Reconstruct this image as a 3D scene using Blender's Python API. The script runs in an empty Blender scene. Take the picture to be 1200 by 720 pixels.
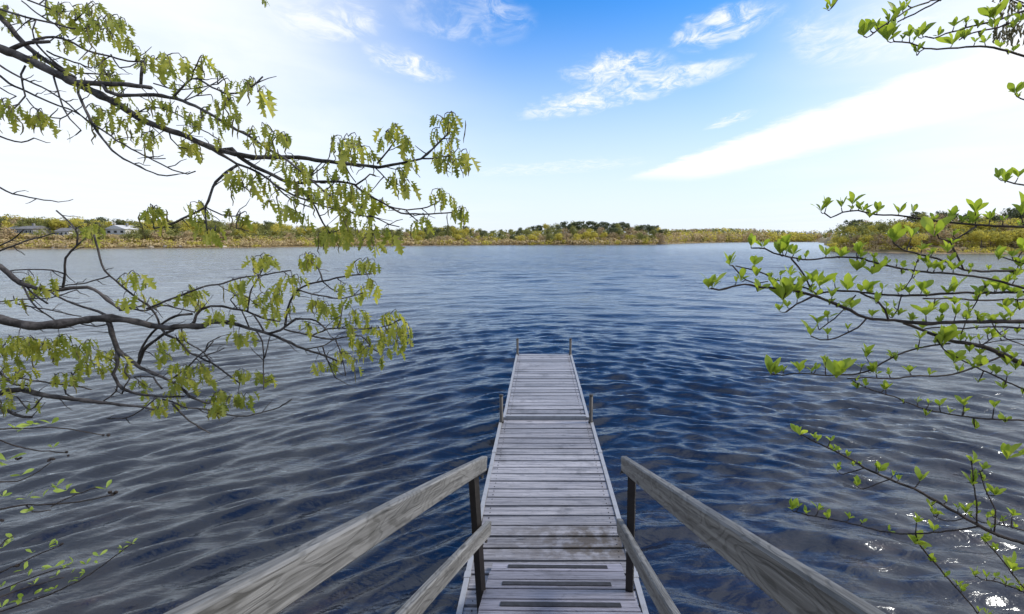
import bpy, bmesh, math, random
import numpy as np
from mathutils import Vector, Matrix
random.seed(7); rng = np.random.default_rng(11)
S = bpy.context.scene
COL = S.collection
R = math.radians

# ------------------------------------------------------------------ camera
CAM_Z = 2.86; F = 533.0; CX = 633.0; CY = 360.0
PITCH = math.atan(79/F)
cd = bpy.data.cameras.new('camera'); cam = bpy.data.objects.new('camera', cd); COL.objects.link(cam)
cd.sensor_fit = 'HORIZONTAL'; cd.sensor_width = 36; cd.lens = F/1200*36
cd.shift_x = -(CX-600)/1200; cd.clip_start = .05; cd.clip_end = 9000
cam.location = (0, 0, CAM_Z); cam.rotation_euler = (math.pi/2-PITCH, 0, 0)
S.camera = cam
S.render.resolution_x = 1024; S.render.resolution_y = 614

# ------------------------------------------------------------------ light
SUN_EL, SUN_AZ = 42.0, 90.0           # azimuth measured from +Y towards +X
sd = bpy.data.lights.new('sun', 'SUN'); sun = bpy.data.objects.new('sun', sd); COL.objects.link(sun)
sd.energy = 3.4; sd.angle = R(12); sd.color = (1, .93, .82)
sdir = Vector((math.sin(R(SUN_AZ))*math.cos(R(SUN_EL)), math.cos(R(SUN_AZ))*math.cos(R(SUN_EL)), math.sin(R(SUN_EL))))
sun.rotation_euler = (-sdir).to_track_quat('-Z', 'Y').to_euler()
S.view_settings.view_transform = 'Standard'; S.view_settings.look = 'None'
S.view_settings.exposure = 0.10; S.view_settings.gamma = 1; S.view_settings.use_curve_mapping = False

# camera geometry used only to work out where things stand (each with its own distance)
FW = Vector((0, math.cos(PITCH), -math.sin(PITCH))); UP = Vector((0, math.sin(PITCH), math.cos(PITCH))); RT = Vector((1, 0, 0))
def ray(x, y): return FW + RT*((x-CX)/F) - UP*((y-CY)/F)
def P(x, y, d): return Vector((0, 0, CAM_Z)) + ray(x, y)*d
def PY(x, y, Y):
    r = ray(x, y); return Vector((0, 0, CAM_Z)) + r*(Y/r.y)

# ------------------------------------------------------------------ node helpers
def newmat(name):
    m = bpy.data.materials.new(name); m.use_nodes = True
    nt = m.node_tree; nt.nodes.clear()
    out = nt.nodes.new('ShaderNodeOutputMaterial')
    return m, nt, out
class NT:
    def __init__(s, nt): s.nt = nt
    def n(s, t, ins=None, **kw):
        k = s.nt.nodes.new('ShaderNode'+t)
        for a, v in kw.items(): setattr(k, a, v)
        for a, v in (ins or {}).items(): s.set(k.inputs[a], v)
        return k
    def set(s, sock, v):
        if isinstance(v, bpy.types.NodeSocket): s.nt.links.new(v, sock)
        else: sock.default_value = v
    def m(s, op, a, b=0.0, c=0.0, clamp=False):
        k = s.nt.nodes.new('ShaderNodeMath'); k.operation = op; k.use_clamp = clamp
        s.set(k.inputs[0], a); s.set(k.inputs[1], b); s.set(k.inputs[2], c)
        return k.outputs[0]
    def mix(s, f, a, b, blend='MIX'):
        k = s.nt.nodes.new('ShaderNodeMix'); k.data_type = 'RGBA'; k.blend_type = blend
        s.set(k.inputs[0], f); s.set(k.inputs[6], a); s.set(k.inputs[7], b)
        return k.outputs[2]
    def ramp(s, f, stops, interp='LINEAR'):
        k = s.nt.nodes.new('ShaderNodeValToRGB'); e = k.color_ramp.elements; k.color_ramp.interpolation = interp
        while len(e) < len(stops): e.new(.5)
        for q, (p, c) in zip(e, stops):
            q.position = p; q.color = (*c, 1) if len(c) == 3 else c
        s.set(k.inputs[0], f); return k.outputs[0]
    def mr(s, v, a, b, c=0.0, d=1.0, smooth=True):
        k = s.nt.nodes.new('ShaderNodeMapRange'); k.interpolation_type = 'SMOOTHSTEP' if smooth else 'LINEAR'
        for i, q in enumerate((v, a, b, c, d)): s.set(k.inputs[i], q)
        return k.outputs[0]
    def noise(s, vec, scale, detail=4, rough=.55, dist=0.0):
        k = s.n('TexNoise', {'Scale': scale, 'Detail': detail, 'Roughness': rough, 'Distortion': dist})
        if vec is not None: s.set(k.inputs['Vector'], vec)
        return k.outputs['Fac']
    def mapv(s, vec, scale=(1, 1, 1), loc=(0, 0, 0), rot=(0, 0, 0)):
        k = s.n('Mapping', {'Vector': vec, 'Scale': scale, 'Location': loc, 'Rotation': rot}); return k.outputs[0]
def c4(c): return (c[0], c[1], c[2], 1)

# ------------------------------------------------------------------ sky
W = bpy.data.worlds.new('World'); S.world = W; W.use_nodes = True
wt = W.node_tree; wt.nodes.clear(); w = NT(wt)
STR = .10
sky = w.n('TexSky', sky_type='NISHITA', sun_disc=False)
sky.sun_elevation = R(SUN_EL); sky.sun_rotation = R(SUN_AZ)
sky.air_density = 1.0; sky.dust_density = .3; sky.ozone_density = 2.2; sky.altitude = 0
tc = w.n('TexCoord').outputs['Generated']
sp = w.n('SeparateXYZ', {0: tc}).outputs
zz = w.m('MAXIMUM', sp[2], .02)
px_ = w.m('DIVIDE', sp[0], zz); py_ = w.m('DIVIDE', sp[1], zz)
pv = w.n('CombineXYZ', {0: px_, 1: py_, 2: 0.0}).outputs[0]     # a flat cloud layer, one unit up
def cp(x, y):
    r = ray(x, y); return Vector((r.x/r.z, r.y/r.z))
def band(a, b, width, warp=.0, soft=1.0, n=None):
    """signed distance mask round the segment a-b of the cloud layer"""
    a, b = cp(*a), cp(*b); d = b-a; L = d.length; d /= L; nx, ny = -d.y, d.x
    u = w.m('ADD', w.m('MULTIPLY', w.m('SUBTRACT', px_, a.x), d.x), w.m('MULTIPLY', w.m('SUBTRACT', py_, a.y), d.y))
    v = w.m('ADD', w.m('MULTIPLY', w.m('SUBTRACT', px_, a.x), nx), w.m('MULTIPLY', w.m('SUBTRACT', py_, a.y), ny))
    if n is not None: v = w.m('ADD', v, w.m('MULTIPLY', w.m('SUBTRACT', n, .5), warp))
    return u, v, L
n_fine = w.noise(w.mapv(pv, (1, 1, 1)), 3.2, 7, .6, .4)
n_wisp = w.noise(w.mapv(pv, (1.3, .8, 1), (5, 2, 0), (0, 0, .5)), 5.5, 9, .68, 1.1)
n_mid = w.noise(w.mapv(pv, (1, 1, 1), (3.1, 1.7, 0)), .9, 5, .55, .6)
n_big = w.noise(w.mapv(pv, (.7, .45, 1), (7.3, 2.2, 0)), .5, 4, .5)
# nishita, a little deeper
base = w.n('HueSaturation', {'Saturation': 1.42, 'Value': 2.3, 'Color': sky.outputs[0], 'Fac': 1.0, 'Hue': .506}).outputs[0]
WHITE = (1/STR*1.0, 1/STR*1.02, 1/STR*1.05, 1)
PALE = (1/STR*.78, 1/STR*.865, 1/STR*1.0, 1)
# haze that thickens to the horizon
hz = w.mr(sp[2], .0, .46, 1.0, 0.0)
hz = w.m('POWER', hz, .9, clamp=True)
colr = w.mix(w.m('MULTIPLY', hz, .95), base, PALE)
# thin veil of high cloud, thickest towards both sides of the clear lane overhead
lane = w.m('ABSOLUTE', w.m('SUBTRACT', w.m('DIVIDE', sp[0], w.m('MAXIMUM', w.m('ABSOLUTE', sp[1]), .05)), .16))
veil = w.mr(w.m('ADD', lane, w.m('MULTIPLY', w.m('SUBTRACT', n_big, .5), .5)), .18, .85)
veil = w.m('MULTIPLY', w.m('MULTIPLY', veil, w.mr(n_mid, .15, .75, .75, 1.0)), w.mr(sp[2], .50, .80, 1.0, .70))
colr = w.mix(veil, colr, (1/STR*.93, 1/STR*.98, 1/STR*1.05, 1))
# the broad white band rising to the right
u, v, L = band((770, 212), (1200, 84), 1, .55, 1, w.m('ADD', w.m('MULTIPLY', n_fine, .6), w.m('MULTIPLY', n_wisp, .4)))
bm_ = w.m('MULTIPLY', w.mr(v, -.72, -.46, 0, 1), w.mr(v, .30, .95, 1, 0))
a_, b_ = cp(770, 212), cp(1200, 84)
bm_ = w.m('MULTIPLY', bm_, w.mr(u, -.3, 1.2, 0, 1))
BAND = bm_
colr = w.mix(w.m('MULTIPLY', BAND, .97), colr, WHITE)
# wisps
def wisp(a, b, width, amount, thr=.45):
    global colr
    u, v, L = band(a, b, width, width*2.2, 1, n_fine)
    e = w.m('ADD', w.m('POWER', w.m('ABSOLUTE', w.m('DIVIDE', w.m('SUBTRACT', u, L/2), L*.62)), 2.0), w.m('POWER', w.m('ABSOLUTE', w.m('DIVIDE', v, width*1.5)), 2.0))
    k = w.mr(e, 1.0, .1, 0, 1)
    k = w.m('MULTIPLY', k, w.m('MULTIPLY', w.mr(n_fine, thr-.12, thr+.22, .15, 1), w.mr(n_wisp, .36, .66, .05, 1)))
    colr = w.mix(w.m('MULTIPLY', k, amount), colr, WHITE)
wisp((620, 138), (840, 78), .22, .95, .36)
wisp((670, 95), (780, 66), .20, .95, .36)
wisp((800, 58), (905, 5), .16, .95, .36)
wisp((720, 112), (880, 66), .14, .7, .40)
wisp((320, 2), (430, 44), .20, .8, .36)
wisp((440, 52), (510, 96), .14, .95, .36)
wisp((470, 20), (620, 30), .20, .45, .40)
wisp((830, 152), (880, 130), .09, .9, .36)
wisp((870, 196), (1000, 140), .22, .8, .36)
wisp((560, 205), (760, 188), .45, .45, .4)
wisp((940, 70), (1120, 10), .35, .6, .36)
bg = w.n('Background', {'Color': colr, 'Strength': STR})
wo = w.n('OutputWorld', {'Surface': bg.outputs[0]})

# ------------------------------------------------------------------ mesh helpers
def mesh_from(name, V, Fc, mat=None, smooth=False):
    me = bpy.data.meshes.new(name); me.from_pydata([tuple(v) for v in V], [], Fc); me.update()
    if mat: me.materials.append(mat)
    if smooth: me.polygons.foreach_set('use_smooth', [True]*len(me.polygons))
    return me
def obj(name, me, parent=None, loc=None, **props):
    o = bpy.data.objects.new(name, me); COL.objects.link(o)
    if parent is not None:
        o.parent = parent
    if loc is not None: o.location = loc
    for k, v in props.items(): o[k] = v
    return o
def thing(name, label, cat, loc=(0, 0, 0), group=None, rz=0):
    o = bpy.data.objects.new(name, None); COL.objects.link(o); o.location = loc; o.rotation_euler.z = rz
    o.empty_display_size = .1; o['label'] = label; o['category'] = cat
    if group: o['group'] = group
    return o
class MB:
    def __init__(s): s.V = []; s.F = []
    def add(s, V, Fc):
        b = len(s.V); s.V += [tuple(v) for v in V]; s.F += [tuple(i+b for i in f) for f in Fc]
    def box(s, lo, hi):
        (a, b, c), (d, e, f) = lo, hi
        s.add([(a, b, c), (d, b, c), (d, e, c), (a, e, c), (a, b, f), (d, b, f), (d, e, f), (a, e, f)],
              [(0, 3, 2, 1), (4, 5, 6, 7), (0, 1, 5, 4), (1, 2, 6, 5), (2, 3, 7, 6), (3, 0, 4, 7)])
    def tube(s, pts, rad, n=6, cap=True):
        pts = [Vector(p) for p in pts]; m = len(pts); rings = []
        prev = None
        for i, p in enumerate(pts):
            t = (pts[min(i+1, m-1)]-pts[max(i-1, 0)]).normalized()
            if prev is None:
                a = t.orthogonal().normalized()
            else:
                a = (prev - t*prev.dot(t)); a = a.normalized() if a.length > 1e-6 else t.orthogonal().normalized()
            prev = a; b = t.cross(a)
            rings.append([p+(a*math.cos(2*math.pi*k/n)+b*math.sin(2*math.pi*k/n))*rad[i] for k in range(n)])
        V = [q for r in rings for q in r]; Fc = []
        for i in range(m-1):
            for k in range(n):
                Fc.append((i*n+k, i*n+(k+1) % n, (i+1)*n+(k+1) % n, (i+1)*n+k))
        if cap:
            Fc.append(tuple(range(n-1, -1, -1))); Fc.append(tuple((m-1)*n+k for k in range(n)))
        s.add(V, Fc)
    def mesh(s, name, mat=None, smooth=False): return mesh_from(name, s.V, s.F, mat, smooth)
def bevel_box(lo, hi, bev, name, mat, cuts=0):
    bm = bmesh.new(); mb = MB(); mb.box(lo, hi)
    vs = [bm.verts.new(v) for v in mb.V]
    for f in mb.F: bm.faces.new([vs[i] for i in f])
    if cuts:
        ax = max(range(3), key=lambda i: hi[i]-lo[i])
        es = [e for e in bm.edges if abs((e.verts[0].co-e.verts[1].co)[ax]) > 1e-6]
        bmesh.ops.subdivide_edges(bm, edges=es, cuts=cuts)
    bmesh.ops.bevel(bm, geom=[e for e in bm.edges if len(e.link_faces) == 2 and e.calc_face_angle() > .5], offset=bev, segments=1, affect='EDGES')
    me = bpy.data.meshes.new(name); bm.to_mesh(me); bm.free(); me.materials.append(mat); return me

# ------------------------------------------------------------------ materials
def wood(name, dark, light, gloss=.5, cath=False, stain=False, scale=1.0):
    m, nt, out = newmat(name); k = NT(nt)
    oc = k.n('TexCoord').outputs['Object']; oi = k.n('ObjectInfo').outputs
    off = k.n('CombineXYZ', {0: k.m('MULTIPLY', oi['Random'], 37.0), 1: k.m('MULTIPLY', oi['Random'], 11.0), 2: k.m('MULTIPLY', oi['Random'], 5.0)}).outputs[0]
    vec = k.n('VectorMath', {0: oc, 1: off}, operation='ADD').outputs[0]
    # grain runs along local X
    g1 = k.noise(k.mapv(vec, (1.3*scale, 60*scale, 60*scale)), 1.0, 6, .65, .3)
    g2 = k.noise(k.mapv(vec, (4*scale, 170*scale, 170*scale)), 1.0, 3, .6)
    bigw = k.noise(k.mapv(vec, (1.1, 5, 5)), 1.0, 3, .5)
    # knots / cathedral figure
    wob = k.noise(k.mapv(vec, (2.6*scale, 11*scale, 11*scale)), 1.0, 2, .45)
    ring = k.m('SINE', k.m('MULTIPLY', wob, 95.0 if cath else 60.0))
    ring = k.mr(ring, .1 if cath else .4, 1.0, 0, 1)
    f = k.m('ADD', k.m('MULTIPLY', g1, .75), k.m('MULTIPLY', g2, .35))
    f = k.mr(f, .33, .78, 0, 1)
    f = k.m('SUBTRACT', f, k.m('MULTIPLY', ring, .26 if cath else .14), clamp=True)
    f = k.m('ADD', f, k.m('MULTIPLY', k.m('SUBTRACT', bigw, .5), .5), clamp=True)
    colr = k.mix(f, c4(dark), c4(light))
    # small dark knots
    vo = k.n('TexVoronoi', {'Vector': k.mapv(vec, (2.2, 9, 9)), 'Scale': 1.0, 'Randomness': 1.0}, feature='F1').outputs['Distance']
    kn = k.mr(vo, .05, .13, 1, 0)
    colr = k.mix(k.m('MULTIPLY', kn, .75), colr, c4([q*.35 for q in dark]))
    # board to board tone
    tone = k.m('ADD', .70, k.m('MULTIPLY', oi['Random'], .5))
    colr = k.mix(1.0, colr, k.n('CombineColor', {0: tone, 1: tone, 2: tone}).outputs[0], 'MULTIPLY')
    # dirt blotches
    wp = k.n('NewGeometry').outputs['Position']
    bl = k.noise(wp, 3.3, 5, .65)
    colr = k.mix(k.m('MULTIPLY', k.mr(bl, .52, .72), .55), colr, c4((dark[0]*.6, dark[1]*.58, dark[2]*.52)))
    if stain:
        wps = k.n('SeparateXYZ', {0: wp}).outputs
        st = k.m('MULTIPLY', k.mr(wps[1], 3.05, 3.25, 0, 1), k.mr(wps[1], 3.5, 3.62, 1, 0))
        sx = k.mr(wps[0], -.45, .5, .25, 1)
        st = k.m('MULTIPLY', k.m('MULTIPLY', st, sx), k.mr(k.noise(wp, 9.0, 5, .6), .36, .6))
        colr = k.mix(k.m('MULTIPLY', st, .85), colr, (.06, .042, .018, 1))
    rough = k.m('ADD', gloss, k.m('MULTIPLY', k.m('SUBTRACT', g1, .5), .5))
    h = k.m('SUBTRACT', k.m('ADD', k.m('MULTIPLY', g1, .7), k.m('MULTIPLY', g2, .4)), k.m('ADD', k.m('MULTIPLY', ring, .25), k.m('MULTIPLY', kn, .4)))
    bump = k.n('Bump', {'Height': h, 'Strength': .7, 'Distance': .004}).outputs[0]
    b = k.n('BsdfPrincipled', {'Base Color': colr, 'Roughness': rough, 'Normal': bump, 'Specular IOR Level': .45})
    nt.links.new(b.outputs[0], out.inputs[0]); return m
M_PLANK = wood('plank_wood', (.11, .105, .112), (.41, .40, .425), .40, stain=True)
M_RAMP = wood('gangway_wood', (.085, .082, .10), (.34, .335, .40), .45)
M_RAIL = wood('rail_wood', (.085, .085, .083), (.30, .303, .305), .66, cath=True)
def metal(name, col, rough=.45, met=.7, spots=.2):
    m, nt, out = newmat(name); k = NT(nt)
    oc = k.n('TexCoord').outputs['Object']
    n = k.noise(oc, 14, 5, .65)
    colr = k.mix(k.mr(n, .45, .7), c4(col), c4([q*(1-spots) for q in col]))
    b = k.n('BsdfPrincipled', {'Base Color': colr, 'Metallic': met, 'Roughness': k.m('ADD', rough-.12, k.m('MULTIPLY', n, .25))})
    nt.links.new(b.outputs[0], out.inputs[0]); return m
M_ALU = metal('weathered_aluminium', (.34, .345, .36), .55, .3)
M_PIPE = metal('galvanised_pipe', (.055, .052, .05), .55, .4, .5)
M_POST = metal('dark_bronze_post', (.018, .015, .014), .5, .2, .4)
def plain(name, col, rough=.8, vary=.35, scale=3.0, bump=.0):
    m, nt, out = newmat(name); k = NT(nt)
    oc = k.n('TexCoord').outputs['Object']
    n = k.noise(oc, scale, 5, .6)
    colr = k.mix(k.mr(n, .3, .7), c4([q*(1-vary) for q in col]), c4([min(1, q*(1+vary)) for q in col]))
    ins = {'Base Color': colr, 'Roughness': rough}
    if bump: ins['Normal'] = k.n('Bump', {'Height': n, 'Strength': .8, 'Distance': bump}).outputs[0]
    b = k.n('BsdfPrincipled', ins); nt.links.new(b.outputs[0], out.inputs[0]); return m
M_GRIP = plain('black_grip_strip', (.014, .015, .02), .8, .5, 30)
def bark(name, dark, light, scale=30.0):
    m, nt, out = newmat(name); k = NT(nt)
    wp = k.n('TexCoord').outputs['Object']
    n = k.noise(wp, scale, 6, .7, .5); n2 = k.noise(wp, scale*.28, 4, .6)
    f = k.mr(k.m('ADD', k.m('MULTIPLY', n, .6), k.m('MULTIPLY', n2, .5)), .42, .68)
    colr = k.mix(f, c4(dark), c4(light))
    b = k.n('BsdfPrincipled', {'Base Color': colr, 'Roughness': .85, 'Normal': k.n('Bump', {'Height': n, 'Strength': .9, 'Distance': .004}).outputs[0]})
    nt.links.new(b.outputs[0], out.inputs[0]); return m
M_OAKBARK = bark('oak_bark', (.010, .008, .008), (.085, .078, .078))
M_SHRUBBARK = bark('shrub_bark', (.010, .007, .006), (.05, .036, .03), 60)
M_FARBARK = plain('far_bark', (.10, .08, .065), .9, .3, 2)
def leafmat(name, c1, c2, trans=.5, noise_scale=9.0, tcol=None, rough=.5):
    m, nt, out = newmat(name); k = NT(nt)
    oi = k.n('ObjectInfo').outputs['Random']
    geo = k.n('NewGeometry')
    wp = geo.outputs['Position']
    ri = geo.outputs['Random Per Island']
    n = k.noise(wp, noise_scale, 3, .6)
    f = k.m('ADD', k.m('MULTIPLY', n, .6), k.m('MULTIPLY', k.m('ADD', k.m('MULTIPLY', oi, .5), k.m('MULTIPLY', ri, .5)), .5), clamp=True)
    colr = k.mix(k.mr(f, .25, .85), c4(c1), c4(c2))
    d = k.n('BsdfPrincipled', {'Base Color': colr, 'Roughness': rough, 'Specular IOR Level': .35})
    tc_ = k.mix(1.0, colr, c4(tcol or (1.5, 1.45, .8)), 'MULTIPLY')
    t = k.n('BsdfTranslucent', {'Color': tc_})
    mx = k.n('MixShader', {0: trans, 1: d.outputs[0], 2: t.outputs[0]})
    nt.links.new(mx.outputs[0], out.inputs[0]); return m
M_OAKLEAF = leafmat('oak_leaf', (.19, .235, .045), (.46, .45, .10), .55, 6)
M_SHRUBLEAF = leafmat('shrub_leaf', (.15, .235, .03), (.37, .46, .075), .5, 12)
M_ALDERLEAF = leafmat('alder_leaf', (.20, .30, .05), (.36, .46, .10), .5, 12)
M_CATKIN = leafmat('catkin', (.10, .095, .04), (.2, .18, .07), .3, 20)
M_CONE = plain('alder_cone', (.016, .011, .010), .8, .4, 60)
FAR = {
 'spring': leafmat('spring_crown', (.36, .34, .06), (.62, .55, .13), .5, .35, (1.2, 1.15, .8), .8),
 'olive':  leafmat('olive_crown', (.13, .15, .045), (.29, .29, .10), .42, .35, (1.2, 1.15, .8), .8),
 'pine':   leafmat('pine_crown', (.06, .082, .04), (.145, .16, .08), .3, .35, (1.1, 1.1, .8), .8),
 'bare':   leafmat('budding_crown', (.30, .23, .14), (.50, .39, .22), .3, .35, (1.2, 1.1, .9), .8),
}
M_BRUSH = leafmat('shore_brush', (.33, .26, .13), (.56, .45, .25), .3, .12, (1.2, 1.05, .8), .85)

# ------------------------------------------------------------------ terrain
SHX = [(-900, 60), (-400, 110), (0, 139), (150, 150), (300, 169), (450, 215), (600, 250), (700, 260), (765, 268), (790, 330), (850, 480), (930, 590), (958, 600), (966, 300), (974, 125), (990, 108), (1050, 99), (1100, 96), (1200, 95), (1500, 80), (2200, 60)]
_sx = np.array([q[0] for q in SHX], float); _sy = np.array([q[1] for q in SHX], float)
def far_shore_Y(X, Y):
    x = CX + F*1.011*X/np.maximum(Y, 1e-3)
    return np.interp(x, _sx, _sy)
HILL = [(-900, 4), (0, 4.5), (300, 4.0), (450, 4.0), (560, 3.5), (640, 6.0), (690, 7.0), (750, 5.5), (790, 5), (850, 11), (930, 8), (970, 3.5), (1200, 4.0), (2200, 4)]
_hx = np.array([q[0] for q in HILL], float); _hy = np.array([q[1] for q in HILL], float)
def smooth01(t): t = np.clip(t, 0, 1); return t*t*(3-2*t)
def near_shore_Y(X): return .75 + .22*np.minimum(np.abs(X), 200.0) + .12*np.sin(X*1.3)
def ground_z(X, Y):
    X = np.asarray(X, float); Y = np.asarray(Y, float)
    sn = Y - near_shore_Y(X)                       # >0 lake side
    yf = far_shore_Y(X, Y); sf = Y - yf            # >0 far land
    x = CX + F*1.011*X/np.maximum(Y, 1e-3)
    hill = np.interp(x, _hx, _hy)
    slope = np.where(X > .9, .085, .16)
    bed = -np.minimum(.05 + slope*np.maximum(sn, 0) + .0*X, 3.5)
    wob = .05*np.sin(X*2.1+Y*1.3)*np.sin(Y*1.9-X*.7)
    bed = bed + wob*np.clip(sn, 0, 1)
    bank = 1.55*smooth01(-sn/2.6) + .05*np.maximum(-sn-2.6, 0)**.7 + wob*.6
    z = np.where(sn > 0, bed, np.minimum(bank, 6))
    scale = np.maximum(yf*.14, 14)
    farz = .6*smooth01(sf/2.0) + hill*smooth01(sf/scale)
    approach = -3.5 + 3.5*smooth01(1 + sf/25.0)
    z = np.where(sn > 0, np.where(sf > 0, farz, np.maximum(bed, np.where(sf > -25, approach, -9))), z)
    return z
def gz(x, y): return float(ground_z(np.array([x]), np.array([y]))[0])
angs = np.unique(np.concatenate([np.radians(np.arange(-180, 180.01, 4.0)), np.radians(np.arange(-56, 56.01, .5))]))[:-1]
rad = np.concatenate([np.linspace(.4, 8, 39), 8*np.exp(np.linspace(0, math.log(80/8), 34))[1:], np.arange(84, 330, 3.0), 330*np.exp(np.linspace(0, math.log(2600/330), 46))[1:]])
A, RR = np.meshgrid(angs, rad)
X = (RR*np.sin(A)); Y = (RR*np.cos(A)); Z = ground_z(X, Y)
na, nr = len(angs), len(rad)
V = np.stack([X, Y, Z], -1).reshape(-1, 3).tolist()
V.append((0, 0, gz(0, 0)))
idx = np.arange(nr*na).reshape(nr, na); nx = np.roll(idx, -1, 1)
Fq = np.stack([idx[:-1], idx[1:], nx[1:], nx[:-1]], -1).reshape(-1, 4).tolist()
Fq += [(nr*na, int(idx[0, i]), int(nx[0, i])) for i in range(na)]
m, nt, out = newmat('lake_bed_and_banks'); k = NT(nt)
wp = k.n('NewGeometry').outputs['Position']; s3 = k.n('SeparateXYZ', {0: wp}).outputs
n1 = k.noise(wp, .9, 6, .6); n2 = k.noise(wp, 6, 5, .65)
sand = k.mix(k.mr(n2, .35, .65), (.24, .15, .09, 1), (.48, .32, .20, 1))
mud = k.mix(n2, (.008, .008, .011, 1), (.03, .024, .022, 1))
bedc = k.mix(k.mr(k.m('ADD', n1, k.m('MULTIPLY', s3[2], .75)), .04, .30), mud, sand)
land = k.mix(k.mr(n1, .35, .65), (.16, .12, .055, 1), (.30, .22, .10, 1))
land = k.mix(k.mr(n2, .5, .7), land, (.12, .14, .045, 1))
colr = k.mix(k.mr(s3[2], -.02, .12), bedc, land)
b = k.n('BsdfPrincipled', {'Base Color': colr, 'Roughness': .95, 'Normal': k.n('Bump', {'Height': n2, 'Strength': .6, 'Distance': .05}).outputs[0]})
nt.links.new(b.outputs[0], out.inputs[0])
me = mesh_from('ground', V, Fq, m, True)
obj('ground', me, kind='structure')

# ------------------------------------------------------------------ water
def wave_height(X, Y, r, dr):
    """travelling ripples that bend round the little bay where the dock stands"""
    fall = np.exp(-np.maximum(Y, 0)/22.0)
    q = X-1.2
    g = np.where(q < 0, 1.05*(np.sqrt(q*q+9)-3), .62*(np.sqrt(q*q+9)-3))
    U = X; Vv = Y + g*fall
    wrp = .22*np.sin(.55*X+.31*Y+1.0) + .16*np.sin(-.37*X+.74*Y+2.2) + .10*np.sin(1.3*X-.5*Y)
    h = np.zeros_like(X)
    lams = np.concatenate([rng.uniform(.20, .42, 26), rng.uniform(.42, .8, 18), rng.uniform(.85, 1.6, 8), rng.uniform(1.6, 3.6, 10), rng.uniform(.12, .21, 12)])
    for i, lam in enumerate(lams):
        th = rng.normal(0, .33 if lam < .8 else .25); kk = 2*math.pi/lam; ph = rng.uniform(0, 6.28)
        slope = .064 if lam < .42 else (.042 if lam < .8 else .024)
        if lam < .215: slope = .036
        amp = slope/kk
        fade = np.clip((lam/dr-2.2)/2.5, 0, 1)
        arg = kk*(U*math.sin(th) + (Vv+wrp)*math.cos(th)) + ph
        # groups: each train comes and goes
        if lam > 1.15: amp = amp*(.35+1.3*smooth01((Y-7)/28))
        env = .55 + .45*np.sin(rng.uniform(.2, .6)*X + rng.uniform(.2, .6)*Y + rng.uniform(0, 6))
        s = np.sin(arg); 
        h += amp*fade*env*(1.95-1.0*smooth01((Y-4)/22))*(s + .22*np.cos(2*arg))
    return h
angs = np.concatenate([np.radians(np.arange(-180, -74, 3.0)), np.radians(np.arange(-74, 70, .17)), np.radians(np.arange(70, 180, 3.0))])
rad = np.concatenate([1.1*np.exp(np.arange(0, math.log(90/1.1), .0072)), 90*np.exp(np.linspace(0, math.log(2500/90), 40))[1:]])
A, RR = np.meshgrid(angs, rad)
X = RR*np.sin(A); Y = RR*np.cos(A)
Z = wave_height(X, Y, RR, RR*.0072)
calm = np.clip((RR-1.1)/1.0, 0, 1)*np.clip((1400-RR)/800, 0, 1); Z = Z*calm
na, nr = len(angs), len(rad)
co = np.stack([X, Y, Z], -1).reshape(-1, 3)
idx = np.arange(nr*na).reshape(nr, na); nx = np.roll(idx, -1, 1)
Fq = np.stack([idx[:-1], idx[1:], nx[1:], nx[:-1]], -1).reshape(-1, 4)
me = bpy.data.meshes.new('water'); me.vertices.add(len(co)); me.vertices.foreach_set('co', co.astype(np.float32).ravel())
me.loops.add(Fq.size); me.loops.foreach_set('vertex_index', Fq[:, ::-1].astype(np.int32).ravel())
me.polygons.add(len(Fq)); me.polygons.foreach_set('loop_start', np.arange(0, Fq.size, 4, dtype=np.int32)); me.polygons.foreach_set('use_smooth', np.ones(len(Fq), bool))
me.update(); me.validate()
m, nt, out = newmat('lake_water'); k = NT(nt)
wp = k.n('NewGeometry').outputs['Position']
dist = k.n('VectorMath', {0: wp}, operation='LENGTH').outputs['Value']
nb = k.noise(k.mapv(wp, (.7, 1.9, 1)), 1.0, 5, .6, .3)
nb2 = k.noise(k.mapv(wp, (.3, .55, 1), (4, 9, 0)), .6, 3, .5)
far = k.m('MULTIPLY', k.mr(dist, 9, 50, .0, 1.0, False), k.mr(dist, 50, 200, .9, .35))
hh = k.m('MULTIPLY', k.m('ADD', k.m('MULTIPLY', nb, .95), k.m('MULTIPLY', nb2, 1.6)), far)
fine = k.noise(k.mapv(wp, (1.6, 4.6, 1)), 2.0, 4, .55, .5)
hh = k.m('ADD', hh, k.m('MULTIPLY', fine, .10))
bump = k.n('Bump', {'Height': hh, 'Strength': 1.0, 'Distance': .22}).outputs[0]
fr = k.n('Fresnel', {'IOR': 1.68, 'Normal': bump}).outputs[0]
gl = k.n('BsdfGlossy', {'Color': (.88, .94, 1, 1), 'Roughness': .16, 'Normal': bump})
tr = k.n('BsdfTransparent', {'Color': (.56, .53, .52, 1)})
body = k.n('BsdfDiffuse', {'Color': (.018, .021, .034, 1), 'Normal': bump})
bmx = k.n('MixShader', {0: .28, 1: tr.outputs[0], 2: body.outputs[0]})
mx = k.n('MixShader', {0: fr, 1: bmx.outputs[0], 2: gl.outputs[0]})
nt.links.new(mx.outputs[0], out.inputs[0])
me.materials.append(m)
obj('water', me, kind='structure')

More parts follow.
